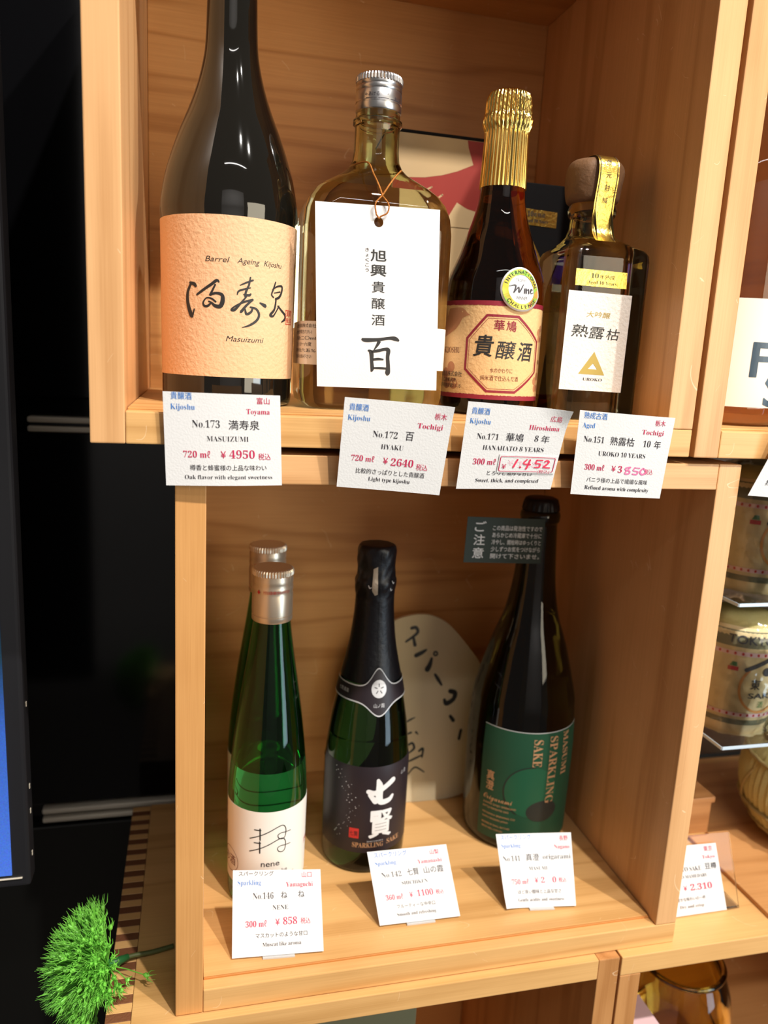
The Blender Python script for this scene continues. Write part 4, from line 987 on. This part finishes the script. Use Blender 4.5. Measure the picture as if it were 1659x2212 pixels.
# ------------------------------------------------------------------ price cards
def bilerp(P):
    P = [Vector(p) for p in P]; nrm = (P[1]-P[0]).cross(P[3]-P[0]).normalized()
    if nrm.y > 0: nrm = -nrm
    return P, nrm
def price_card(label, P, L, name='price_card', bend=0.0, curl=(0, 0, 0, 0), stand='clip', group=None, cat='price card', extra=None, clipz=None):
    P, nrm = bilerp(P)
    r = empty(name, tuple((P[0]+P[1])/2), label, cat, group)
    def fn(x, y, lift=0.0):
        p = P[0].lerp(P[1], x).lerp(P[3].lerp(P[2], x), y)
        b = bend*math.sin(PI*x)
        c_ = curl[0]*max(0, 1-x*4-y*4)**2 + curl[1]*max(0, 1-(1-x)*4-y*4)**2 + curl[2]*max(0, 1-(1-x)*3-(1-y)*3)**2 + curl[3]*max(0, 1-x*4-(1-y)*4)**2
        return p + nrm*(b+c_+lift)
    sh = sheet('sheet', fn, 0, 1, 0, 1, 16, 12, M['paper'], r, .00025, 0.0)
    ik = Ink(lambda x, y, l=0.0: fn(x, y, l+.0002))
    for (col, t, x0, x1, y, h, *o) in L: ik.text(col, t, x0, x1, 1-y, h, off=o[0] if o else 0.0)
    if extra: extra(ik, r, fn)
    ik.build(sh, {'blue': ('lettering', 'blue lettering'), 'red': ('lettering', 'crimson lettering'), 'ink': ('lettering', 'black lettering'), 'pink': ('handwriting', 'pink handwritten digits'), 'palepink': ('handwriting', 'faded pink marks')})
    m = (P[0]+P[1])/2
    if stand == 'clip':
        zc = (P[0].z+P[3].z)/2 + .004; yc = ((P[0].y+P[3].y)/2)
        bx('clip', m.x-.008, m.x+.008, yc+.0006, -.0002, zc-.004, zc+.003, M['acrylic'], r, .0004)
    elif stand == 'foot':
        a = P[0].lerp(P[1], .33); b = P[0].lerp(P[1], .68)
        floor_z = LZ-.0001
        V = [a+Vector((0, -.0016, 0)), b+Vector((0, -.0016, 0)), b+Vector((0, .030, 0)), a+Vector((0, .030, 0))]
        V = [Vector((v.x, v.y, floor_z+.0001)) for v in V] + [Vector((v.x, v.y, floor_z+.0012)) for v in V]
        o = mesh('card_stand', V, [(3, 2, 1, 0), (4, 5, 6, 7), (0, 1, 5, 4), (1, 2, 6, 5), (2, 3, 7, 6), (3, 0, 4, 7)], M['frost']); sub(r, o)
        up = (P[3]-P[0]); q = [a+up*.07+nrm*-.0024, b+up*.07+nrm*-.0024, b+up*.6+nrm*-.0024, a+up*.6+nrm*-.0024]; q2 = [v-nrm*.0012 for v in q]
        o = mesh('card_stand', q+q2, [(0, 1, 2, 3), (7, 6, 5, 4), (0, 4, 5, 1), (1, 5, 6, 2), (2, 6, 7, 3), (3, 7, 4, 0)], M['acrylic']); sub(r, o)
    return r, fn
S = serif
def std(cls_j, cls_e, pref_j, pref_e, no, name, rom, ml, price, jp, en, px, prx, ex, dy=0.0, bold=-.010, rx=(.905, .905)):
    """px: x-spans. rows follow the printed cards"""
    L = []
    L.append(('blue', cls_j, .06+px, px+.06+.058*len(cls_j), .080+dy, .082, .004)); L.append(('blue', S(cls_e), .055+px, .055+px+.029*len(cls_e)+(.0 if len(cls_e) > 5 else .01), .192+dy, .086, bold))
    L.append(('red', pref_j, rx[0]-.112, rx[0], .105+dy, .078, .004)); L.append(('red', S(pref_e), rx[1]-.034*len(pref_e), rx[1], .220+dy, .082, bold+.004))
    return L
L173 = std('貴醸酒', 'Kijoshu', '富山', 'Toyama', 0, 0, 0, 0, 0, 0, 0, .005, 0, 0, dy=-.012) + [
 ('ink', S('No.173'), .235, .470, .365, .115, -.012), ('ink', '満寿泉', .545, .812, .372, .112), ('ink', S('MASUIZUMI'), .355, .715, .510, .082, -.012),
 ('red', S('720 m')+'ℓ', .152, .380, .690, .100, -.004), ('red', '¥', .470, .515, .695, .110, .004), ('red', S('4950'), .545, .765, .695, .128, -.006), ('red', '税込', .795, .905, .705, .080),
 ('ink', '樽香と蜂蜜様の上品な味わい', .205, .865, .825, .068), ('ink', S('Oak flavor with elegant sweetness'), .160, .915, .925, .066, -.010)]
price_card('price card No.173 below the tall black bottle, leftmost upper card', [(0.0406, -.003, -.0228), (.1061, -.003, -.022), (.1035, -.005, .0303), (.0389, -.005, .0301)], L173, bend=.0015, group='upper price cards')
L172 = std('貴醸酒', 'Kijoshu', '栃木', 'Tochigi', 0, 0, 0, 0, 0, 0, 0, -.012, 0, 0, dy=.045, rx=(.945, .925)) + [
 ('ink', S('No.172'), .285, .515, .405, .105, -.012), ('ink', '百', .590, .665, .405, .112), ('ink', S('HYAKU'), .375, .585, .530, .080, -.012),
 ('red', S('720 m')+'ℓ', .110, .325, .685, .092, -.004), ('red', '¥', .410, .455, .700, .105, .004), ('red', S('2640'), .485, .700, .710, .120, -.006), ('red', '税込', .730, .840, .730, .078),
 ('ink', '比較的さっぱりとした貴醸酒', .165, .820, .818, .066), ('ink', S('Light type kijoshu'), .290, .690, .900, .066, -.008)]
price_card('price card No.172 in front of the clear flask, second upper card', [(.1386, -.004, -.0222), (.2033, -.004, -.0269), (.2058, -.014, .0283), (.1394, -.014, .0314)], L172, bend=-.0006, curl=(0, 0, .001, 0), group='upper price cards')
def ex171(ik, r, fn):
    f2 = lambda x, y, l=0.0: fn(x, y, l+.0005)
    o = sheet('price_sticker', f2, .385, .985, .205, .425, 10, 4, M['paper'], r, .0002, 0.0); o['label'] = 'white sticker with a red frame and a handwritten price'
    k = Ink(lambda x, y, l=0.0: fn(x, y, l+.0008))
    x0, x1, y0, y1, c_ = .40, .965, .225, .405, .02
    for q in ([(x0+c_, y1), (x1-c_, y1)], [(x1, y1-c_), (x1, y0+c_)], [(x0+c_, y0), (.80, y0)], [(.945, y0), (x1-c_, y0)], [(x0, y0+c_), (x0, y1-c_)]): k.stroke_raw('red', [(a, b, .007) for a, b in q])
    for (u, v, a) in ((x0+c_, y1-c_, PI/2), (x1-c_, y1-c_, 0), (x1-c_, y0+c_, -PI/2), (x0+c_, y0+c_, PI)): k.ring('red', u, v, c_, c_, .007, 0, 8, a, a+PI/2)
    k.text('red', '¥', .425, .470, .255, .08); k.text('red', '(税込)', .805, .935, .212, .048)
    for P in ([(.575, .370, .018), (.560, .325, .018), (.545, .278, .020)], [(.615, .282, .018), (.618, .276, .018)], [(.672, .375, .014), (.645, .325, .016), (.715, .315, .018)], [(.705, .372, .018), (.695, .310, .018), (.680, .262, .020)],
              [(.775, .372, .014), (.835, .372, .016)], [(.778, .370, .014), (.770, .330, .016), (.815, .325, .016), (.810, .285, .018), (.765, .282, .014)], [(.862, .355, .014), (.885, .370, .018), (.905, .350, .018), (.872, .302, .018), (.860, .285, .018), (.925, .280, .016)]):
        k.stroke('pen', P)
    k.text('palepink', S('1485'), .58, .88, .275, .11, lift=-.0002) ; k.text('palepink', '¥', .48, .54, .30, .09, lift=-.0002)
    k.build(o, {'red': ('lettering', 'red printed frame'), 'pen': ('handwriting', 'red handwritten price'), 'palepink': ('handwriting', 'faded pink marks')})
L171 = std('貴醸酒', 'Kijoshu', '広島', 'Hiroshima', 0, 0, 0, 0, 0, 0, 0, -.015, 0, 0, dy=.045, rx=(.935, .935)) + [
 ('ink', S('No.171'), .130, .345, .410, .100, -.012), ('ink', '華鳩', .420, .595, .410, .108), ('ink', S('8'), .708, .745, .405, .105, -.012), ('ink', '年', .775, .860, .410, .100), ('ink', S('HANAHATO 8 YEARS'), .205, .825, .530, .080, -.012),
 ('red', S('300 m')+'ℓ', .130, .360, .705, .098, -.004), ('ink', 'とろりと濃厚な甘口', .290, .755, .825, .062), ('ink', S('Sweet, thick, and complexed'), .185, .845, .915, .068, -.008)]
price_card('price card No.171 with a red framed price sticker, in front of the amber bottle', [(.2139, -.004, -.0227), (.2778, -.004, -.0223), (.2813, -.014, .029), (.2142, -.014, .0319)], L171, curl=(0, 0, .004, 0), group='upper price cards', extra=ex171)
def ex151(ik, r, fn):
    ik.text('red', '¥', .400, .445, .308, .100, off=.004); ik.text('red', S('3'), .470, .515, .300, .115, off=-.004)
    for P in ([(.600, .375, .014), (.555, .360, .016), (.560, .335, .016), (.600, .325, .016), (.595, .295, .018), (.555, .290, .016), (.560, .318, .014), (.605, .372, .014)], [(.650, .372, .012), (.705, .368, .014)], [(.655, .370, .014), (.640, .335, .014), (.690, .325, .016), (.680, .290, .018), (.635, .292, .014)], [(.745, .368, .016), (.718, .325, .020), (.745, .290, .020), (.782, .325, .020), (.752, .366, .016)]):
        ik.stroke('pink', P)
L151 = std('熟成古酒', 'Aged', '栃木', 'Tochigi', 0, 0, 0, 0, 0, 0, 0, -.012, 0, 0, dy=.0, rx=(.905, .905)) + [
 ('ink', S('No.151'), .070, .280, .360, .105, -.012), ('ink', '熟露枯', .345, .600, .365, .110), ('ink', S('10'), .700, .780, .370, .110, -.012), ('ink', '年', .820, .895, .375, .105), ('ink', S('UROKO 10 YEARS'), .240, .745, .510, .080, -.012),
 ('red', S('300 m')+'ℓ', .115, .320, .690, .098, -.004), ('red', '税込', .765, .860, .700, .075), ('ink', 'バニラ様の上品で繊細な風味', .150, .820, .830, .066), ('ink', S('Refined aroma with complexity'), .140, .850, .925, .068, -.008)]
price_card('price card No.151 with a pink handwritten price, rightmost of the four upper cards', [(.2921, -.004, -.0252), (.3578, -.004, -.0277), (.3565, -.012, .0265), (.2887, -.012, .0292)], L151, bend=.0008, group='upper price cards', extra=ex151)

L146 = std('スパークリング', 'Sparkling', '山口', 'Yamaguchi', 0, 0, 0, 0, 0, 0, 0, .0, 0, 0, dy=-.015, rx=(.895, .905)) + [
 ('ink', S('No.146'), .225, .455, .345, .110, -.014), ('ink', 'ね', .540, .610, .340, .100), ('ink', 'ね', .735, .805, .335, .100), ('ink', S('NENE'), .445, .620, .475, .078, -.012),
 ('red', S('300 m')+'ℓ', .145, .375, .665, .100, -.006), ('red', '¥', .475, .520, .660, .110, .002), ('red', S('858'), .560, .715, .655, .125, -.008), ('red', '税込', .755, .865, .650, .080),
 ('ink', 'マスカットのような甘口', .255, .825, .790, .062), ('ink', S('Muscat like aroma'), .330, .755, .895, .066, -.010)]
L146 = [q for q in L146 if q[1] != 'スパークリング'] + [('ink', 'スパークリング', .065, .46, .065, .062)]
C146 = [(.083, .0235, LZ+.0016), (.1472, .0189, LZ+.0016), (.1476, .0469, -.3177), (.0843, .0515, -.3141)]
price_card('price card No.146 leaning in front of the slim green bottle', C146, L146, stand='foot', group='lower price cards')
L142 = std('スパークリング', 'Sparkling', '山梨', 'Yamanashi', 0, 0, 0, 0, 0, 0, 0, .015, 0, 0, dy=.01, rx=(.885, .905)) + [
 ('ink', S('No.142'), .125, .370, .375, .105, -.014), ('ink', '七賢', .445, .590, .370, .105), ('ink', '山の霞', .655, .905, .365, .105), ('ink', S('SHICHIKEN'), .355, .680, .495, .072, -.012),
 ('red', S('360 m')+'ℓ', .130, .340, .680, .098, -.006), ('red', '¥', .425, .465, .675, .105, .002), ('red', S('1100'), .520, .720, .670, .120, -.008), ('red', '税込', .755, .855, .665, .075),
 ('ink', 'フルーティーな中辛口', .245, .720, .800, .060), ('ink', S('Smooth and refreshing'), .230, .715, .905, .066, -.010)]
C142 = [(.1927, .0362, LZ+.0016), (.2562, .0354, LZ+.0016), (.2509, .0634, -.32), (.1869, .0642, -.3201)]
price_card('price card No.142 leaning in front of the black foil bottle, middle lower card', C142, L142, stand='foot', group='lower price cards')
L141 = std('スパークリング', 'Sparkling', '長野', 'Nagano', 0, 0, 0, 0, 0, 0, 0, -.005, 0, 0, dy=.0, rx=(.950, .965)) + [
 ('ink', S('No.141'), .050, .285, .375, .105, -.014), ('ink', '真澄', .365, .545, .370, .105), ('ink', S('origarami'), .595, .970, .360, .098, -.012), ('ink', S('MASUMI'), .390, .645, .505, .072, -.012),
 ('red', S('750 m')+'ℓ', .130, .365, .690, .098, -.006), ('red', '¥', .455, .500, .680, .105, .002), ('red', S('2'), .540, .590, .680, .110, -.006), ('palepink', S('20'), .620, .690, .680, .100, -.010), ('red', S('0'), .700, .750, .680, .110, -.006), ('red', '税込', .785, .890, .675, .075),
 ('ink', 'ほど良い酸味と上品な甘さ', .200, .805, .815, .060), ('ink', S('Gentle acidity and sweetness'), .190, .840, .920, .066, -.010)]
C141 = [(.2948, .037, LZ+.0016), (.3516, .0302, LZ+.0016), (.3564, .0582, -.3175), (.2934, .065, -.3169)]
price_card('price card No.141 leaning in front of the large dark green bottle', C141, L141, stand='foot', group='lower price cards', bend=-.001, curl=(0.002, 0, 0, 0))
LR = [('pen', S('9.900'), .30, .85, .60, .16, .0), ('ink', '独自の濃厚な味わい', .13, .85, .845, .075), ('ink', S('Full bodied and rich'), .30, .85, .930, .070, -.008), ('ink', S('No.160'), .2, .5, .35, .1, -.01), ('blue', '古酒', .06, .2, .08, .08)]
def exr(ik, r, fn):
    for q in ([(.20, .25), (.90, .25)], [(.20, .25), (.22, .40)], [(.22, .40), (.92, .40)]): ik.stroke_raw('palepink', [(a, b, .005) for a, b in q])
price_card('price card cut off by the right edge of the photo, under the big brown bottle', [(.4262, -.004, -.0250), (.4905, -.004, -.0290), (.505, -.012, .0300), (.4440, -.012, .0290)], LR, group='upper price cards', extra=exr)

# ------------------------------------------------------------------ acrylic price stand on the right base box
LP = [('red', '東京', .80, .93, .10, .085), ('red', S('Tokyo'), .76, .95, .21, .07, -.008), ('ink', S('TOKYO SAKE'), .28, .72, .37, .095, -.012), ('ink', '豆樽', .78, .95, .36, .10, .01), ('ink', S('TOKYO MAMEDARU'), .25, .80, .47, .07, -.012),
 ('red', '¥', .42, .47, .645, .10, .004), ('pen', S('2.310'), .52, .84, .65, .13), ('ink', '豊かな味わいの一杯', .30, .72, .79, .060), ('ink', S('Dry and crisp'), .33, .68, .895, .066, -.010)]
r_, _f = price_card('white price card in a clear acrylic stand beside the straw barrel', [(.4255, .0262, Zt+.0012), (.4910, .0267, Zt+.0012), (.4790, .0372, -.3265), (.4165, .0372, -.3250)], LP, stand='none', group=None)
V = [Vector((.4235, .0270, Zt+.0006)), Vector((.5035, .0270, Zt+.0006)), Vector((.4930, .0395, -.3195)), Vector((.4120, .0395, -.3170))]
V2 = [v+Vector((0, .0016, .0003)) for v in V]
o = mesh('acrylic_stand', V+V2, [(0, 1, 2, 3), (7, 6, 5, 4), (0, 4, 5, 1), (1, 5, 6, 2), (2, 6, 7, 3), (3, 7, 4, 0)], M['acrylic']); sub(r_, o)
o = bx('acrylic_foot', .4235, .5035, .0290, .0600, Zt+.0005, Zt+.0021, M['acrylic'], r_, .0003)

# ------------------------------------------------------------------ small wrapped barrels on acrylic shelves, straw barrel
def plate(z, x0, x1, y0, y1, label):
    r = empty('acrylic_shelf', ((x0+x1)/2, (y0+y1)/2, z), label, 'shelf', 'acrylic risers')
    bx('plate', x0, x1, y0, y1, z-.003, z, M['acrylic'], r, .0005)
    return r
# one riser rack: legs reach the base box
rk = empty('acrylic_rack', (.55, .10, Zt), 'clear acrylic two-tier rack holding the wrapped cream barrels', 'rack')
for z, y0 in ((-.2435, .045), (-.122, .050)): bx('plate', .4780, .7480, y0, .2000, z-.003, z, M['acrylic'], rk, .0005)
for z, y0 in ((-.2435, .045), (-.122, .050)):
    bx('edge_glint', .4780, .7480, y0-.0007, y0-.0001, z-.0029, z-.0001, M['edge'], rk, .0001, 1); bx('edge_glint', .4773, .4779, y0, .2000, z-.0029, z-.0001, M['edge'], rk, .0001, 1)  # pale strips paint bright reflections along the plate edges
for x in (.7445,): bx('leg', x, x+.003, .055, .1995, Zt+.0006, -.1252, M['acrylic'], rk, .0004)
bx('back_leg', .4785, .4815, .1700, .1995, Zt+.0006, -.1252, M['acrylic'], rk, .0004)
def barrel(X, Y, z, label, s=1.0, rot=0.0):
    r = empty('mini_sake_barrel', (X, Y, z), label, 'barrel', 'wrapped mini sake barrels')
    H = .084*s
    K = [(z, .0250*s), (z+.003, .0262*s), (z+.018*s, .0300*s), (z+.040*s, .0332*s), (z+.060*s, .0334*s), (z+.072*s, .0322*s), (z+.080*s, .0300*s), (z+.0835*s, .0270*s)]
    P = smoothprof(K, 4); lathe('body', P, X, Y, M['barrel'], r, 56); rf = interp([(q, rr) for rr, q in P])
    lathe('top_straw', smoothprof([(z+.0836*s, .0262*s), (z+.087*s, .0240*s), (z+.0895*s, .0180*s), (z+.0905*s, .006*s)], 3), X, Y, M['straw'], r, 40)
    R = .0334*s; fn = wrapfn(X, Y, rf, R, .0004); dg = lambda a: math.radians(a)*R
    sheet('grey_band', fn, dg(-179), dg(179), z+.0700*s, z+.0815*s, 64, 2, M['rim'], r); sheet('grey_band', fn, dg(-179), dg(179), z+.0085*s, z+.0130*s, 64, 2, M['rim'], r)
    ik = Ink(lambda x, y, l=0.0: fn(x, y, l+.0002), .003)
    for zz in (.0655, .0175):
        ik.stroke('palepink', [(dg(-178), z+zz*s, .0032*s), (dg(0), z+zz*s, .0032*s), (dg(178), z+zz*s, .0032*s)], n=30)
        for k in range(40): ik.disc('seal', dg(-176+9*k), z+zz*s, .0010*s, .0012*s, .0001, 6)
    c = dg(rot)
    ik.stroke('roof', [(c-.0150*s, z+.0540*s, .0030*s), (c, z+.0620*s, .0030*s)], n=6, lift=.0001); ik.stroke('roof', [(c, z+.0620*s, .0030*s), (c+.0150*s, z+.0540*s, .0030*s)], n=6, lift=.0001)
    ik.disc('roof', c, z+.0530*s, .0032*s, .0032*s, .0001)
    ik.ring('orange', c, z+.0400*s, .0180*s, .0195*s, .0018*s, 0, 40, -PI*1.25, PI*.25)
    ik.text('roof', '東', c-.0105*s, c-.0040*s, z+.0400*s, .0085*s, off=.02, lift=.0001); ik.text('roof', '京', c+.0040*s, c+.0105*s, z+.0400*s, .0085*s, off=.02, lift=.0001)
    ik.text('roof', 'SAKE', c-.0110*s, c+.0110*s, z+.0320*s, .0060*s, off=.02, lift=.0001); ik.text('grn', '酒', c-.0025*s, c+.0025*s, z+.0245*s, .006*s, lift=.0001)
    ik.text('roof', 'TOKYO SAKE', c-.030*s, c+.030*s, z+.0728*s, .0085*s, off=.02, lift=.0001)
    ik.poly('grn', [(c-.0265*s, z+.0560*s), (c-.0215*s, z+.0560*s), (c-.0220*s, z+.0590*s), (c-.0250*s, z+.0590*s)], .0001); ik.poly('seal', [(c-.0275*s, z+.0525*s), (c-.0205*s, z+.0525*s), (c-.0205*s, z+.0555*s), (c-.0275*s, z+.0555*s)], .0001)
    ik.build(r, {'palepink': ('printed_band', 'pink dotted band'), 'seal': ('printed_motif', 'red dots and mark'), 'roof': ('lettering', 'slate roof mark and lettering'), 'orange': ('printed_motif', 'orange ring'), 'grn': ('printed_motif', 'green mark')})
    random.seed(4)
    def crumple(rr, zz, a): return rr*(1+.03*math.sin(a*9+zz*300)+.02*math.sin(a*17-zz*500))
    fl = lathe('plastic_film', [(.0290*s, z+.0004), (.0345*s, z+.02*s), (.0375*s, z+.045*s), (.0372*s, z+.07*s), (.0350*s, z+.085*s), (.0250*s, z+.093*s), (.012*s, z+.096*s), (.004*s, z+.098*s)], X, Y, M['film'], r, 60, mod=crumple)
    fl['label'] = 'crumpled clear plastic wrapping'
    return r
barrel(.5160, .0900, -.2434, 'wrapped cream mini barrel on the lower acrylic tier at the right edge', 1.14, 0)
barrel(.5250, .1000, -.1219, 'wrapped cream mini barrel on the upper acrylic tier, in shade', 1.14, 0)

def straw_barrel():
    X, Y, z = .6520, .1020, Zt+.0048
    r = empty('straw_barrel', (X, Y, z), 'larger straw-matted barrel with rope at the lower right edge', 'barrel')
    K = [(z, .052), (z+.004, .057), (z+.02, .068), (z+.045, .077), (z+.070, .075), (z+.085, .068), (z+.093, .058)]
    lathe('body', smoothprof(K, 4), X, Y, M['straw'], r, 240, mod=lambda rr, zz, a: rr*(1+.011*math.sin(a*60)+.004*math.sin(a*23)))
    lathe('straw_top', smoothprof([(z+.0932, .055), (z+.106, .050), (z+.116, .036), (z+.120, .010)], 4), X, Y, M['straw'], r, 60, mod=lambda rr, zz, a: rr*(1+.02*math.sin(a*30)))
    for zz, rr in ((.012, .0640), (.030, .0745), (.078, .0735), (.094, .0585)):
        P = [Vector((X+rr*(1+.01*math.sin(i*2.2))*math.cos(2*PI*i/60), Y+rr*(1+.01*math.sin(i*2.2))*math.sin(2*PI*i/60), z+zz)) for i in range(60)]
        tube('rope', P, .0022, M['rope'], r, 6, True)
    for k in range(5):
        a0 = math.radians(150+k*44)
        P = [Vector((X+rr*math.cos(a0+t_*.5), Y+rr*math.sin(a0+t_*.5), z+zz)) for t_, zz, rr in ((0, .014, .0660), (.3, .035, .0765), (.6, .06, .0780), (1, .092, .061))]
        tube('rope', crom([list(p) for p in P], 5), .0018, M['rope'], r, 6)
straw_barrel()
r = empty('wooden_block', (.52, .145, Zt), 'small brown wooden block behind the acrylic stand', 'block')
bx('block_body', .488, .538, .118, .158, Zt+.0047, Zt+.040, wood('X', 'Y', 2, 61), r); bx('block_cap', .486, .540, .116, .160, Zt+.0402, Zt+.046, wood('X', 'Y', 2, 62), r)

t_ = bx('back_board', .4400, .8000, .2650, .2750, Zt+.0008, -.0060, M['walnut'], None, .001); tag(t_, 'brown wooden board behind the wrapped barrels', 'board')
# things in the base boxes
r = empty('glass_jar', (.503, .085, -.585), 'amber glass jar inside the lower right base box', 'jar')
zb_ = -.5850
lathe('jar_body', smoothprof([(zb_, .040), (zb_+.004, .045), (zb_+.03, .050), (zb_+.07, .047), (zb_+.092, .040), (zb_+.100, .036)], 4), .503, .085, M['ambercol'], r, 56, inner=[(.030, zb_+.012), (.044, zb_+.03), (.042, zb_+.07), (.034, zb_+.096)])
P = [Vector((.503+.037*math.cos(2*PI*i/40), .085+.037*math.sin(2*PI*i/40), zb_+.101)) for i in range(40)]; tube('rim', P, .0026, M['ambercol'], r, 8, True)
o = bx('shelf_board', .3935, .7290, .001, .245, -.6010, -.5852, wood('X', 'Z', 2, 63)); tag(o, 'inner wooden shelf under the amber jar', 'shelf')
o = bx('carton', .3990, .4500, .006, .070, -.5849, -.4990, M['pinkbox'], None, .0008)
tag(o, 'pale pink carton with gold print inside the lower right base box', 'box')
ik = Ink(lambda x, y, l=0.0: Vector((x, .0055-l, y))); ik.text('pen', 'なま', .404, .430, -.515, .012); ik.poly('gold', [(.438, -.505), (.444, -.502), (.444, -.518), (.440, -.520)]); ik.build(o, {'gold': ('printed_motif', 'gold bottle print')})
o = bx('carton', .150, .235, .060, .120, Zt-W+.0180, Zt-.060, M['rim'], None, .001); tag(o, 'grey carton inside the base box under the lower shelf', 'box')

# ------------------------------------------------------------------ artificial flower on the base box
def flower():
    hub = Vector((-.0025, .0500, Zt+.0062)); ax = Vector((-1, -.28, -.02)).normalized()
    r = empty('artificial_flower', tuple(hub), 'bright green artificial allium flower lying on the finger-jointed board', 'flower')
    st = [hub, Vector((.012, .0570, Zt+.0040)), Vector((.030, .0605, Zt+.0030)), Vector((.060, .0690, Zt+.0030)) ]
    st = [hub, Vector((.014, .0565, Zt+.0055)), Vector((.0435, .0640, Zt+.0030)), Vector((.0438, .0900, Zt+.0030)), Vector((.0440, .130, Zt+.0022))]
    st = [hub, Vector((.012, .0570, Zt+.0050)), Vector((.028, .0610, Zt+.0030)), Vector((.0425, .0650, Zt+.0024))]
    tube('stem', crom([list(p) for p in st], 6), .0017, M['stem'], r, 8)
    tube('collar', [hub+Vector((-.001, 0, .0003)), hub.lerp(Vector(st[1]), .5), Vector(st[1])+Vector((-.001, 0, 0))], [.0034, .0030, .0022], M['collar'], r, 10)
    # floret meshes along +Z
    random.seed(21)
    def floret_mesh(k):
        bm = bmesh.new(); V = []; F = []
        L_ = 1.0
        def tb(P, R_, n=5):
            b = len(V)
            for p, rr in zip(P, R_):
                for i in range(n): V.append((p[0]+rr*math.cos(2*PI*i/n), p[1]+rr*math.sin(2*PI*i/n), p[2]))
            for i in range(len(P)-1):
                for j in range(n): F.append((b+i*n+j, b+i*n+(j+1) % n, b+(i+1)*n+(j+1) % n, b+(i+1)*n+j))
        w = random.uniform(-.0015, .0015); v = random.uniform(-.0015, .0015); L0 = .036
        tb([(0, 0, 0), (w, v, L0*.5), (w*.6, v*.6, L0)], [.00045, .0004, .0004])
        tb([(w*.6, v*.6, L0-.0005), (w*.6, v*.6, L0+.0018), (w*.6, v*.6, L0+.0040), (w*.6, v*.6, L0+.0058)], [.0005, .0017, .0015, .0003], 6)
        for q in range(6):
            a = 2*PI*q/6+random.uniform(-.5, .5); s_ = random.uniform(.0022, .0044)
            tb([(w*.6+.0009*math.cos(a), v*.6+.0009*math.sin(a), L0+.003), (w*.6+s_*.8*math.cos(a), v*.6+s_*.8*math.sin(a), L0+.0055), (w*.6+s_*math.cos(a+.5), v*.6+s_*math.sin(a+.5), L0+random.uniform(.0085, .0125))], [.0005, .00034, .00008], 3)
        me = bpy.data.meshes.new('floret'); me.from_pydata(V, [], F); me.materials.append(M['flower'])
        for p in me.polygons: p.use_smooth = True
        return me
    MS = [floret_mesh(k) for k in range(6)]
    n = 285; u = ax.orthogonal().normalized(); w = ax.cross(u); ga = PI*(3-math.sqrt(5))
    for i in range(n):
        cz = 1-1.02*(i+.5)/n; sr = math.sqrt(max(0, 1-cz*cz)); a = ga*i+random.uniform(-.1, .1)
        d = (ax*cz + u*sr*math.cos(a) + w*sr*math.sin(a)).normalized()
        d = (d+Vector([random.uniform(-.07, .07) for _ in range(3)])).normalized()
        tip = hub+d*.040
        if tip.x > -.010 and tip.z < Zt+.009: d = Vector((d.x-.12, d.y, abs(d.z)*.6+.16)).normalized()
        o = bpy.data.objects.new('floret', MS[i % 6]); sc.collection.objects.link(o); o.parent = r
        s_ = random.uniform(.80, 1.0)
        o.rotation_mode = 'QUATERNION'; o.rotation_quaternion = d.to_track_quat('Z', 'Y'); o.scale = (1, 1, s_)
        o.location = d*.0015
    for d, s_ in ((Vector((.42, -.55, .06)), .62), (Vector((.30, -.75, .05)), .75), (Vector((.62, -.42, .07)), .85), (Vector((.12, -.98, .04)), .9)):
        o = bpy.data.objects.new('floret', MS[1]); sc.collection.objects.link(o); o.parent = r; o.rotation_mode = 'QUATERNION'; o.rotation_quaternion = d.normalized().to_track_quat('Z', 'Y'); o.scale = (1, 1, s_)
flower()

# ------------------------------------------------------------------ black cabinet and display at the left
r = empty('black_cabinet', (-.25, .30, -1.3), 'glossy black cabinet with paired metal trim bars behind the display', 'cabinet')
bx('carcass', -.80, .12, .312, .80, -1.298, 1.2, M['fridge'], r, .002)
for z0, z1, m in ((.004, 1.19, 'fridge'), (-.4005, -.0275, 'fridge'), (-.80, -.4250, 'fridge2')): bx('door', -.80, .12, .300, .3115, z0, z1, M[m], r, .0015)
for z in (-.0155, -.0239, -.4060, -.4155): bx('trim_bar', -.0895, .12, .2955, .3118, z-.0026, z+.0026, M['chrome'], r, .0018, 3)
for z in (-.0197, -.4107): bx('trim_gap', -.0890, .12, .3020, .3118, z-.0016, z+.0016, M['bezel'], r, .0002, 1)
r = empty('digital_display', (-.25, .11, -1.3), 'dark framed digital display lit blue, cut off at the left edge', 'screen')
bx('frame', -.46, -.0610, .1005, .1180, -.3450, .42, M['bezel'], r, .003, 3)
bx('screen', -.452, -.0735, .0995, .1009, -.3340, .41, M['screen'], r, .0001, 1)
bx('bezel_line', -.452, -.0665, .0993, .1007, -.3375, -.3366, M['chrome'], r, .0002, 1)
for z in (-.325, -.290, -.270, -.205): bx('side_port', -.0612, -.0606, .108, .110, z, z+.004, M['chrome'], r, .0003, 1)
bx('stand_pole', -.30, -.24, .1185, .150, -1.298, .0, M['bezel'], r, .002); bx('stand_base', -.45, -.10, .02, .28, -1.2998, -1.280, M['bezel'], r, .003)
